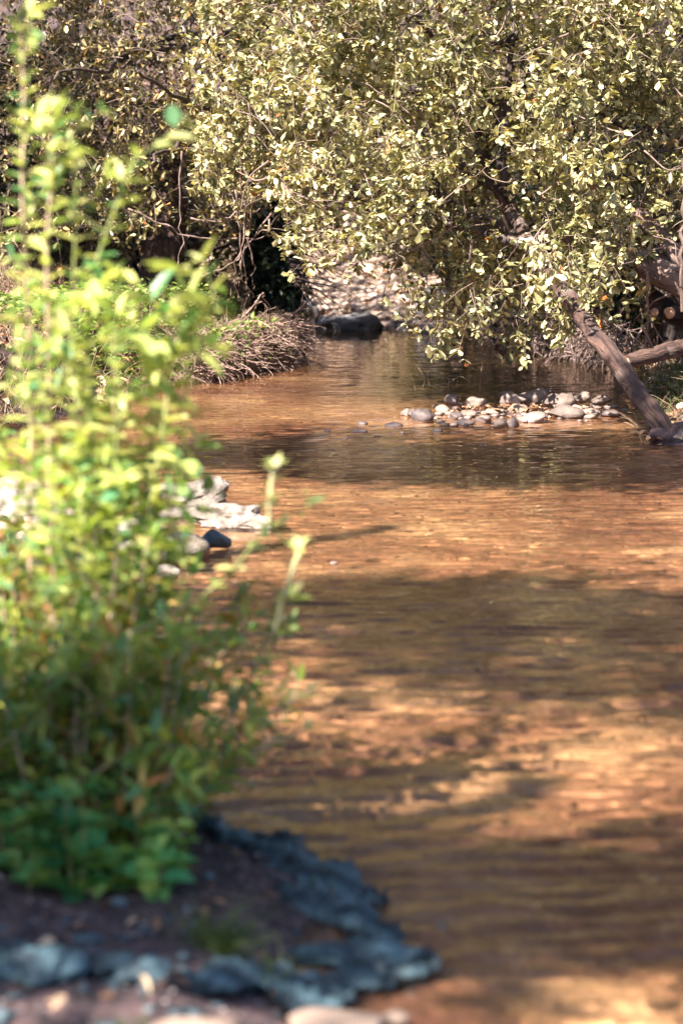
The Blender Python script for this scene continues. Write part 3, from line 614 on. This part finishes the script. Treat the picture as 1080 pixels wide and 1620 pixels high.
log('upright_pole', 'thin pale upright sapling stem cut by the right photo edge', 'sapling', [P(1079, 494, 12.9), P(1077, 420, 12.9), P(1080, 340, 12.95), P(1084, 240, 13)], .012, .009, M['trunk_pale'], None, .05, 7)
tb = thing('dead_branch', 'thin bare pale branches poking down from the leaves above the fallen trunks', 'branch', P(1000, 470, 13.3))
mb = MB()
for i, pts in enumerate([[(930, 420), (945, 450), (985, 442), (1010, 432)], [(1060, 465), (1030, 480), (1008, 500)], [(1022, 430), (1024, 500), (1018, 560)], [(850, 350), (875, 380), (890, 420)], [(1005, 540), (1025, 510), (1050, 540)],
                          [(1016, 520), (1040, 570), (1020, 610)], [(795, 340), (815, 395), (822, 425)], [(745, 380), (743, 430), (745, 470)]]):
    mb.add(limb([P(a, b, 13.1 + .1 * q) for q, (a, b) in enumerate(pts)], .008, .003, 14, 5, .03, 0, 30 + i))
mb.build('twigs', M['root'], tb)

# ---------------------------------------------------------------- crowns
XW = lambda px, d=13.6: (px - 540) / FPX * d
ZW = lambda py, d=13.6: CAM_H + (300 - py) / FPX * d
def prof(x, pts):  # lower edge of a curtain of leaves, from photo columns
    px = A([p[0] for p in pts], float); py = A([p[1] for p in pts], float); return np.interp(x, XW(px), ZW(py))
def crown_points(n, xr, yr, zr, low, thresh=-.12, sc=1.6, seed=0, xfade=None):
    x = rng.uniform(*xr, n); y = rng.uniform(*yr, n); z = rng.uniform(*zr, n); p = np.stack([x, y, z], -1)
    k = z > low(x) + rng.normal(0, .035, n)
    p = p[k]; q = nz(p, sc, seed, 2); return p[q > thresh]
# right, bright curtain: front layers 12.6 - 15.8 m away
low_l = lambda x: prof(x, [(-900, 480), (-100, 400), (60, 370), (200, 350), (330, 355), (400, 320), (450, 345), (480, 350), (520, 330), (600, 250), (700, 200), (1500, 100)])
low_r = lambda x: prof(x, [(-200, 60), (430, 150), (470, 370), (520, 385), (560, 365), (600, 375), (640, 410), (665, 465), (700, 505), (745, 480), (790, 420), (840, 455), (880, 500), (915, 480), (945, 425), (990, 395), (1050, 370), (1300, 380), (2200, 380)])
mt_, ml_ = MB(), MB()
p1 = crown_points(17500, (-.5, 2.3), (12.6, 15.), (.45, 2.7), low_r, .17, 2.3, 1)
p2 = crown_points(1500, (-.9, 4.5), (12.6, 16.), (2.2, 3.1), low_r, -.05, 1.1, 1)
p3 = crown_points(1100, (-.85, -.2), (13.6, 15.2), (1.25, 3.), low_l, .1, 1.7, 1)
pr = np.concatenate([p1, p2, p3])
D = rnd(len(pr), 3) * A([.9, .9, .5]) + A([-.15, -.55, .0])
sprays(pr - norm(D) * .15, D, rng.uniform(.16, .34, len(pr)), 13, .046, .4, rosette=.62, wr=.56, mb_t=mt_, mb_l=ml_)
# hanging sprays over the pool
hp = []
for px, py, L_ in [(815, 520, 65), (805, 525, 60), (830, 545, 40), (690, 520, 50), (700, 500, 60), (735, 500, 75), (655, 480, 40), (760, 470, 50), (890, 500, 55), (870, 480, 60), (910, 490, 60), (820, 480, 60), (800, 490, 50), (780, 450, 50), (720, 470, 60), (745, 470, 60), (840, 440, 60), (640, 440, 60)]:
    for _ in range(3): hp.append((P(px + rng.uniform(-8, 8), py - 15, rng.uniform(12.8, 13.8)), L_ * 13 / FPX))
for px, py in [(885, 420), (905, 440), (870, 450), (850, 400), (960, 430), (890, 400), (860, 380), (840, 390), (870, 410), (850, 430)]:
    for _ in range(3): hp.append((P(px + rng.uniform(-14, 14), py - 15, rng.uniform(12., 12.5)), .14))
hb = A([h[0] for h in hp]); hl = A([h[1] for h in hp])
sprays(hb, rnd(len(hb), 3) * .5 + A([0, -.1, -.9]), hl, 9, .05, .1, mb_t=mt_, mb_l=ml_, up=.5)
for i in range(130):
    a = A([rng.uniform(-.5, 2.1), rng.uniform(12.7, 13.6), rng.uniform(.8, 2.4)]); b = a + rnd(3) * A([.3, .15, .28]); mt_.add(limb([a, (a + b) / 2 + rnd(3) * .05, b], rng.uniform(.003, .007), .0015, 10, 4, .03, 0, i))
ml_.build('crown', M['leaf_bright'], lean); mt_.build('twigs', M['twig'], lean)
def boughs(rootpts, targets, r0, parent, material, name='limb', seed=0):
    for i, tg in enumerate(targets):
        s0 = A(rootpts[i % len(rootpts)]); tg = A(tg); mid = (s0 + tg) / 2 + rnd(3) * .25 + A([0, 0, .2])
        V, F = limb([s0, mid, tg], r0, r0 * .25, 26, 7, .12, .1, seed + i); mb = MB(); mb.add((V, F))
        for j in range(7):
            a = curve([s0, mid, tg], 20)[rng.integers(5, 19)]; b = a + rnd(3) * A([.5, .5, .45]); mb.add(limb([a, (a + b) / 2 + rnd(3) * .08, b], r0 * .28, r0 * .08, 10, 5, .05, 0, seed + 50 + j))
        mb.build(name, material, parent, True)
tr = [tp[4], tp[5], tp[6], tp[7]]
boughs([tp[4], tp[5], tp[6], tp[7], tp[5], tp[6]], [P(560, 330, 14.2), P(900, 200, 13.9), P(560, 130, 14.4), P(1010, 60, 14.3), P(700, 360, 13.6), P(930, 330, 13.7), P(480, 250, 14.8), P(800, 60, 13.6), P(640, 40, 13.8), P(1040, 250, 13.5)], .03, lean, M['bark_dark'], seed=11)

# left tree: ivy-covered trunk and darker, olive crown
ivb = G(432, 548) + A([0, .35, 0]); ivb[2] = 0.05
lt = thing('ivy_tree', 'tree with dark ivy-covered trunk on the left bank and brownish olive crown above', 'tree', ivb)
ip = [ivb + A([0, 0, -.2]), P(436, 470, ivb[1]), P(430, 380, ivb[1]), P(440, 250, ivb[1] + .1), P(410, 60, ivb[1] + .2), P(380, -300, ivb[1] + .3), P(400, -800, ivb[1] + .3)]
V, F = limb(ip, .15, .07, 60, 16, .05, .15, 21); link('trunk', V, F, M['bark_dark'], lt, True)
n = 9000; tt = rng.uniform(0, .62, n); cc = curve(ip, 200)[(tt * 199).astype(int)]; off = norm(rnd(n, 3) * A([1, 1, .3])); rad = rng.uniform(.1, .26, n) * (1 + .35 * nz(cc * A([1, 1, 1]) + off, 3., 5, 2))
Bv = cc + off * rad[:, None]; V, F = leaves(Bv, off * .4 + rnd(n, 3) * .5 + A([0, 0, -.6]), off + A([0, 0, .6]) + rnd(n, 3) * .3, .05 * rng.uniform(.6, 1.2, n), .042, 'ov', .2)
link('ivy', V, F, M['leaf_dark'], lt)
mt_, ml_ = MB(), MB()
p1 = crown_points(7500, (-2.3, .3), (15.5, 17.8), (.6, 3.2), low_l, .08, 2.0, 3)
p2 = crown_points(2200, (-5., .8), (15.6, 19.), (2.6, 3.8), low_l, -.05, 1.1, 3)
pl = np.concatenate([p1, p2])
D = rnd(len(pl), 3) * A([.9, .9, .5]) + A([.1, -.5, .0])
sprays(pl - norm(D) * .15, D, rng.uniform(.18, .36, len(pl)), 12, .044, .35, rosette=.6, mb_t=mt_, mb_l=ml_, wr=.45)
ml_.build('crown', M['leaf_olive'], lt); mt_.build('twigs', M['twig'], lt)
boughs([ip[3], ip[4], ip[4], ip[5]], [P(250, 250, 14.9), P(100, 120, 15.2), P(290, 40, 14.8), P(180, -60, 15), P(230, 120, 14.7), P(350, 170, 15), P(60, 300, 15.3), P(500, 60, 15.3)], .034, lt, M['bark_dark'], seed=71)

# brown stump and trunk on the left bank
stb = P(262, 440, 17.2)
log('tree_stump', 'broad brown tree stump on the left bank under the leaves', 'stump', [A([stb[0], stb[1], zg(stb[0], stb[1]) - .1]), P(258, 410, 17.2), P(268, 350, 17.3), P(262, 250, 17.4)], .17, .1, M['trunk_brown'], None, .25, 14)
# far trunks behind the curtain
for px, d, r, lb in [(722, 21.5, .075, 'dark slender trunk standing in shade behind the middle of the leaf curtain'), (705, 22.5, .05, 'thinner dark trunk just left of the slender one behind the curtain'), (960, 20.5, .1, 'shaded trunk behind the fallen trunks on the right bank'), (150, 24, .1, 'shaded trunk upstream behind the left crown'), (120, 21, .12, 'shaded trunk high on the left hillside')]:
    c = P(px, 470, d); z0 = zg(c[0], c[1]); t = thing('tree', lb, 'tree', (c[0], c[1], z0), 'shaded trees behind the creek')
    pts = [A([c[0], c[1], z0 - .2]), A([c[0] + .05, c[1], z0 + 1.2]), A([c[0] - .1, c[1] + .1, z0 + 3]), A([c[0] + .2, c[1] + .2, z0 + 6])]
    V, F = limb(pts, r, r * .5, 40, 12, .08, .1, px); link('trunk', V, F, M['bark_dark'], t, True)
    mt_, ml_ = MB(), MB(); n = 1500
    pp = pts[2] + A([0, 0, 1.6]) + norm(rnd(n, 3)) * rng.uniform(.2, 1, (n, 1)) ** .5 * A([1.9, 1.6, 3.]); pp = pp[nz(pp, 1.2, px, 2) > -.15]
    pp = pp[pp[:, 2] > z0 + .9]
    sprays(pp, rnd(len(pp), 3), .34, 9, .065, .3, mb_t=mt_, mb_l=ml_)
    ml_.build('crown', M['leaf_olive'], t); mt_.build('twigs', M['twig'], t)

# tall dark trees added out of view so the water mirrors dark crowns
for cx, cy, sd, lb in [(-3.2, 16.4, 31, 'tall dark evergreen above the ivy tree, crown over the top of the photo'), (.9, 15.2, 32, 'tall dark evergreen over the middle of the creek, crown over the top of the photo'), (3.6, 17.2, 33, 'tall dark evergreen above the fallen trunks, crown over the top of the photo')]:
    fx = cx if abs(cx) > 1 else 2.3; z0 = zg(fx, cy + 1.5); t = thing('evergreen_tree', lb, 'tree', (fx, cy + 1.5, z0), 'tall evergreens behind the creek')
    tk = [A([fx, cy + 1.5, z0 - .2]), A([fx + .1, cy + 1.4, 2.]), A([(fx + cx) / 2, cy + .8, 4.2]), A([cx, cy + .3, 8.])]
    V, F = limb(tk, .16, .06, 50, 12, .08, .1, sd); link('trunk', V, F, M['trunk_dark'], t, True, uvw=limb.uvw)
    n = 2600; pp = A([cx, cy, 6.0]) + norm(rnd(n, 3)) * rng.uniform(.1, 1, (n, 1)) ** .4 * A([2.3, 2.1, 3.1]); pp = pp[(pp[:, 2] > 3.1) & (nz(pp, 1., sd, 2) > -.2)]
    mt_, ml_ = MB(), MB(); sprays(pp, rnd(len(pp), 3), .4, 12, .085, .3, mb_t=mt_, mb_l=ml_, wr=.5)
    ml_.build('crown', M['leaf_evergreen'], t); mt_.build('twigs', M['twig_dark'], t)
# hillside shrubs
def shrub_mesh(n, size, leaf, seed):
    mt_, ml_ = MB(), MB(); p = norm(rnd(n, 3)) * rng.uniform(.3, 1, (n, 1)) ** .5 * A(size) + A([0, 0, size[2] * .9]); p = p[nz(p, 2., seed, 2) > -.15]; p = p[p[:, 2] > .03]
    sprays(p, rnd(len(p), 3) + A([0, 0, .3]), .26, 9, leaf, .3, mb_t=mt_, mb_l=ml_)
    st = MB()
    for i in range(14):
        e = rnd(3) * A(size) * .8 + A([0, 0, size[2]]); st.add(limb([A([0, 0, -.1]) + rnd(3) * .05, e * .5 + rnd(3) * .1, e], .02, .005, 12, 5, .05, 0, i))
    return ml_, mt_, st
protos = []
for i, (mm_, sz) in enumerate([('leaf_olive', (.9, .8, .7)), ('leaf_bright', (.7, .7, .6)), ('leaf_dark', (.8, .7, .8))]):
    a, b, c = shrub_mesh(1100, sz, .05, i)
    protos.append((a, b, c, mm_))
spots = [(700, 26.4, 1), (250, 19.5, 0), (60, 18.5, 0), (-60, 17.5, 2), (160, 22, 0), (300, 24.5, 0), (800, 22.5, 2), (900, 20.5, 0), (1000, 19, 2), (1080, 17.6, 2), (760, 26.5, 1), (620, 29.5, 1), (520, 31, 0), (420, 28, 2), (1160, 16.5, 0), (990, 24, 0), (860, 26, 0), (250, 27, 0), (80, 24.5, 0), (690, 31, 2), (930, 17.9, 2)]  # first shrub added for its sunlit green reflection in the pool
names = ['olive shrub', 'yellow-green shrub', 'dark green shrub']; where = ['overhanging the cobble bar on the right', 'above the brown stump', 'high behind the tall shoots', 'beyond the left photo edge', 'on the slope behind the stump', 'upstream behind the ivy tree', 'in shade on the far bank', 'behind the leaning trunk', 'behind the fallen trunks',
         'at the right edge behind the logs', 'beyond the cobble bar to the right', 'straight upstream beyond the cobble bar', 'far upstream left of the cobble bar', 'upstream in the gap by the ivy tree', 'outside the right edge by the logs', 'high on the right hillside', 'high behind the pool', 'high upstream on the left', 'top of the left hillside', 'farthest upstream, right of the gap', 'on the right bank by the root tangle']
first = {}
for i, (px, d, ty) in enumerate(spots):
    c = P(px, 400, d); z0 = zg(c[0], c[1]); a, b, st, mm_ = protos[ty]
    t = thing('shrub', names[ty] + ' ' + where[i], 'shrub', (0, 0, 0), 'shrubs on the hillside')
    if ty not in first: first[ty] = [a.build('foliage', M[mm_], t), b.build('twigs', M['twig'], t), st.build('stems', M['bark_dark'], t)]
    else:
        for o in first[ty]: q = o.copy(); COL.objects.link(q); q.parent = t
    t.location = (c[0], c[1], z0); t.rotation_euler = (0, 0, i * 1.7); s_ = rng.uniform(.85, 1.4); t.scale = (s_, s_, s_)

# ---------------------------------------------------------------- bank trees out of frame that shade the creek
def shade_tree(label, foot, patches, hgt, leaf=.075, dens=150):
    t = thing('bank_tree', label, 'tree', foot, 'trees on the near left bank'); foot = A(foot, float)
    top = foot + A([.6, .3, hgt + 1.5]); tk = [foot - A([0, 0, .2]), foot + A([.05, 0, 1.5]), foot + A([.3, .1, hgt * .6]), top]
    V, F = limb(tk, .16, .06, 50, 14, .08, .12, 5); link('trunk', V, F, M['bark_brown'], t, True)
    mt_, ml_ = MB(), MB(); lb = MB()
    for cx, cy, rx, ry, dn in patches:
        n = int(1.7 * dens * dn * rx * ry * 3.14); a = rng.uniform(0, 6.283, n); r = np.sqrt(rng.uniform(0, 1, n))
        g = np.stack([cx + np.cos(a) * r * rx, cy + np.sin(a) * r * ry, 0 * a], -1); h = hgt + rng.uniform(-.25, .25, n)
        p = g + SUN * (h / SUN[2])[:, None]
        sprays(p, rnd(n, 3) * A([1, 1, .4]), .3, 9, leaf, .2, mb_t=mt_, mb_l=ml_, wr=.5)
        cpt = A([cx, cy, 0]) + SUN * (hgt / SUN[2]); s0 = curve(tk, 20)[14]
        lb.add(limb([s0, (s0 + cpt) / 2 + A([0, 0, .3]), cpt], .045, .012, 22, 7, .1, .1, int(cx * 10)))
    ml_.build('crown', M['leaf_olive'], t); mt_.build('twigs', M['twig'], t); lb.build('limbs', M['bark_brown'], t, True)
shade_tree('tall tree overhanging the near bank outside the lower left of the photo', (-4.2, .2, .5),
    [(-.4, 3.97, .75, .36, 2.4), (-.8, 3.75, .5, .3, 2.), (.6, 4.12, .6, .16, 5.), (1.2, 4.12, .5, .16, 5.), (1.1, 4.8, .4, .05, 1.2), (1.2, 5.05, .4, .04, 1.)], 4.6)
shade_tree('spreading tree on the left bank outside the photo beside the pale rocks', (-4.8, 3.6, .7),
    [(.3, 7.15, .65, .36, 2.), (1.2, 6.75, .7, .3, 1.8), (1.05, 6.1, .35, .16, 1.5), (1.5, 6.0, .5, .28, 1.7), (.2, 6.5, .4, .2, 1.2), (1., 5.6, .5, .1, .9), (.55, 6.0, .5, .2, 1.3)], 5.0)
shade_tree('wide tree on the left bank outside the photo beyond the pale rocks', (-4.8, 7.2, .7),
    [(.7, 10.7, .9, .7, 2.3), (-.2, 11.2, .6, .6, 1.7), (1.7, 10.4, .6, .5, 2.2), (1.3, 11.7, .6, .4, 1.), (.3, 12.2, .5, .2, .8), (-1.2, 17.5, 1., .4, .6)], 4.6)

# ---------------------------------------------------------------- the big leafy shrub in the foreground
def plant(name, label, cat, stems, material, stem_mat, leaf, shape='la', wr=.34, pair_gap=.028, r0=.0035, side=True, parent_loc=None, tipb=1., lat=.5):
    """stems: list of control-point lists; opposite leaves up every stem and short side shoots"""
    t = thing(name, label, cat, parent_loc if parent_loc is not None else stems[0][0]); ms, ml = MB(), MB()
    for si, pts in enumerate(stems):
        c = curve(pts, 28); L = np.linalg.norm(np.diff(c, axis=0), axis=1).sum()
        ms.add(tubes(c[None], np.linspace(r0, r0 * .35, 28)[None] * rng.uniform(.8, 1.2), 6))
        n = max(3, int(L / pair_gap)); u = np.linspace(.1, 1, n); f = u * 27; i = np.minimum(f.astype(int), 26); p = c[i] + (c[i + 1] - c[i]) * (f - i)[:, None]; T = norm(c[i + 1] - c[i])
        az = rng.uniform(0, 6.28) + np.arange(n) * 1.57 + rng.uniform(-.4, .4, n)
        h = np.stack([np.cos(az), np.sin(az), 0 * az], -1)
        for sg in (-1, 1):
            d = h * sg * .9 + T * rng.uniform(.25, .8, (n, 1)) + rnd(n, 3) * .2
            l = leaf * rng.uniform(.7, 1.25, n) * (1 - .35 * u ** 3); ml.add(leaves(p, d, A([0, 0, 1.]) + rnd(n, 3) * .4 + T * .3, l, l * wr, shape, .3, .35))
        if side:
            k = np.where(rng.uniform(0, 1, n) < lat)[0]
            if len(k):
                a2 = az[k] + rng.uniform(-.6, .6, len(k)); hd = np.stack([np.cos(a2), np.sin(a2), .5 + 0 * a2], -1)
                sprays(p[k], hd, rng.uniform(.06, .15, len(k)), 9, leaf * .8, -.2, shape, 1., wr, .0014, ms, ml, .4)
    ml.build('foliage', material, t); ms.build('stems', stem_mat, t); return t
stems = []
# envelope of stem tips in the photo: (px, top y)
env_x = A([-120, 0, 60, 130, 200, 260, 320, 350, 400, 460, 520]); env_y = A([620, 680, 670, 670, 690, 790, 860, 900, 920, 970, 1040])
for i in range(66):
    px = rng.uniform(-110, 290) if i < 60 else rng.uniform(330, 480); d = rng.uniform(4.15, 5.0)
    ty = np.interp(px, env_x, env_y) + abs(rng.normal(0, 1)) * 230 + rng.uniform(-10, 60)
    if px > 330: ty = np.interp(px, env_x, env_y) + rng.uniform(0, 160)
    bx = 20 + (px - 40) * .72 if px < 330 else rng.uniform(200, 290); b = P(bx, 1395, d); b[2] = zg(b[0], b[1]) - .01; e = P(px, min(ty, 1220), d + rng.uniform(-.1, .1))
    mid = (b + e) / 2 + A([(e[0] - b[0]) * .18, rng.uniform(-.04, .04), .0]) + rnd(3) * A([.03, .03, 0])
    stems.append([b, mid, e])
sh_loc = P(150, 1390, 4.5); sh_loc[2] = zg(sh_loc[0], sh_loc[1])
plant('leafy_shrub', 'big bushy green shrub with narrow leaves filling the left of the photo', 'shrub', stems, M['leaf_shrub'], M['pink_stem'], .05, parent_loc=sh_loc, lat=.34)
# lower skirt of the shrub
stems = []
for i in range(60):
    px = rng.uniform(-100, 320); d = rng.uniform(4.0, 4.45); b = P(40 + px * .75, 1395, d); b[2] = zg(b[0], b[1]) - .01; e = P(px + rng.uniform(-20, 20), rng.uniform(1000, 1260), d - .05)
    stems.append([b, (b + e) / 2 + rnd(3) * A([.03, .02, 0]), e])
plant('leafy_shrub', 'lower yellow-green leafy growth at the front of the big shrub', 'shrub', stems, M['leaf_shrub'], M['pink_stem'], .058, parent_loc=P(120, 1395, 4.2), lat=.4)
# broad rounded leaves at the foot
st = []
for i in range(52):
    px = rng.uniform(-20, 290); d = rng.uniform(3.86, 4.1); b = P(px, 1390, d); b[2] = zg(b[0], b[1]); e = P(px + rng.uniform(-25, 25), rng.uniform(1240, 1375), d - .03); st.append([b, (b + e) / 2 + rnd(3) * .01, e])
plant('broadleaf_herb', 'low clump of round blue-green leaves at the foot of the shrub on the dark soil', 'plant', st, M['leaf_nettle'], M['green_stem'], .055, 'ov', .85, .04, .002, False, P(140, 1390, 4.05))
# tall sunlit shoots, each its own plant, glare put into the leaf colour
def shoot(label, pts, d, leaf=.05, r0=.006, gap=.035, lat=.25, stemm='pink_stem', shape='la', wr=.36, name='tall_shoot'):
    c = [P(a, b, d) for a, b in pts]; return plant(name, label, 'plant', [c], M['leaf_shoot'], M[stemm], leaf, shape, wr, gap, r0, True, c[0], lat=lat)
def foot(px, d): p = P(px, 1390, d); p[2] = zg(p[0], p[1]); yy = CAM_H - p[2]; return 300 + yy * FPX / d
shoot('tallest thin shoot reaching the top left corner', [(75, foot(75, 4.5)), (48, 900), (50, 620), (36, 330), (38, 170), (33, 40)], 4.5, .05, .0045, .034, .3)
shoot('thick pale pink stem rising beside the tallest shoot', [(95, foot(95, 4.45)), (80, 900), (78, 600), (74, 400), (84, 260), (80, 200)], 4.45, .05, .0055, .036, .25)
shoot('slender shoot with small leaf pairs right of the pale pink stem', [(130, foot(130, 4.55)), (118, 800), (112, 560), (120, 350), (118, 170)], 4.55, .045, .005, .05, .12, 'green_stem')
shoot('glaring sunlit shoot with broad fleshy leaves in the upper left', [(170, foot(170, 4.4)), (150, 800), (140, 600), (150, 430), (215, 250)], 4.4, .055, .007, .032, .3, 'green_stem', 'ov', .42)
shoot('sunlit shoot forking left of centre over the left bank', [(215, foot(215, 4.4)), (230, 900), (262, 650), (280, 540), (345, 480)], 4.4, .06, .005, .032, .45, 'green_stem', 'ov', .42)
for q_, (a_, b_, dd_, lb_) in enumerate([(20, 500, 4.5, 'sunlit leafy shoot at the left edge below the tallest one'), (185, 440, 4.5, 'sunlit shoot close behind the glaring broad-leaved one'), (250, 500, 4.55, 'pale green shoot just left of the forking one'),
        (110, 470, 4.35, 'broad-leaved pale shoot in front of the thin tall stems'), (300, 560, 4.45, 'short sunlit shoot before the root tangle'), (60, 560, 4.4, 'short bright shoot low at the left edge'), (180, 500, 4.35, 'short broad-leaved shoot in the bright middle of the shrub top'), (238, 610, 4.5, 'small sunlit shoot below the forking one')]):
    shoot(lb_, [(110 + a_ * .5, foot(150, dd_)), (80 + a_ * .55, 950), (40 + a_ * .8, (b_ + 950) / 2), (a_, b_)], dd_, .055, .005, .036, .2, 'green_stem', 'ov', .42)
shoot('arching shoot with pale bud at its end over the rocks', [(230, foot(230, 4.4)), (290, 1000), (370, 900), (425, 820), (430, 735)], 4.4, .04, .004, .07, .15, 'green_stem', 'ov', .4)
shoot('arching shoot with bright yellow stem over the water', [(240, foot(240, 4.35)), (330, 1150), (420, 1040), (450, 950), (470, 865)], 4.35, .04, .0045, .07, .15, 'green_stem', 'ov', .4)
shoot('low twig reaching furthest right over the water', [(250, foot(250, 4.3)), (330, 1200), (400, 1150), (450, 1115), (505, 1085)], 4.3, .045, .0042, .035, .4)
shoot('drooping low twig below the furthest reaching one', [(250, foot(250, 4.3)), (320, 1230), (390, 1195), (445, 1170), (500, 1145)], 4.25, .045, .0042, .035, .4)
# sunlit tips of the two arching shoots: sun painted in as separate pale stalks
for lb_, pts_ in (('short thick pale sunlit stalk with a forked bud over the water beside the pale rocks', [(424, 828), (427, 790), (431, 752), (436, 738)]),
                  ('longer thick pale sunlit stalk leaning right over the water with leafy tip', [(433, 1002), (447, 950), (462, 905), (473, 866)])):
    c = [P(a, b, 4.2) for a, b in pts_]; t = thing('sunlit_stalk', lb_, 'plant', c[0]); ms = MB(); ms.add(limb(c, .0028, .0045, 16, 8, .006, .1, 3))
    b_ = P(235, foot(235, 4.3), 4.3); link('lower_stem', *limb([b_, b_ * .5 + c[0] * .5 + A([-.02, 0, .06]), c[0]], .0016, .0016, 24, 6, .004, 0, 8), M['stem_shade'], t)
    for e_ in ((-12, -14), (14, -12), (2, -22)): ms.add(limb([c[-1], c[-1] + A([e_[0], 0, -e_[1]]) * .0009 * .9], .004, .002, 5, 6))
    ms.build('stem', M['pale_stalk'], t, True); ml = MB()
    q = np.repeat(A([c[-1], c[-1], c[1]]), 4, 0); ml.add(leaves(q, rnd(12, 3) + A([0, -.2, .5]), rnd(12, 3) * .4 + A([0, -.3, 1]), .028, .013, 'ov')); ml.build('foliage', M['leaf_shoot'], t)
# grass tufts and a dead stick on the ledge
def tuft(label, px, py, n, L, material, z=.12):
    c = G(px, py, z); z0 = zg(c[0], c[1]); t = thing('grass_tuft', label, 'grass', (c[0], c[1], z0))
    MB().add(blades(c[0] + rng.normal(0, .018, n), c[1] + rng.normal(0, .018, n), np.full(n, z0), L, .0013, .9, 5)).build('blades', material, t)
tuft('fine green grass tuft on the slate right of the shrub', 345, 1420, 130, .11, M['grass'])
tuft('yellowish grass sprig at the bottom edge among the slate', 205, 1595, 12, .055, M['grass'])
tuft('thin green grass by the soil in the middle of the ledge', 420, 1440, 30, .08, M['grass'])
c = [P(-20, 1435, 4.0), P(30, 1440, 3.98), P(70, 1462, 3.95), P(88, 1485, 3.9)]
t = thing('dead_stick', 'curved grey dead stick on the dark soil at the left edge', 'stick', c[0]); V, F = limb(c, .005, .003, 20, 6, .005, .1, 4); link('stick', V, F, M['root'], t, True)
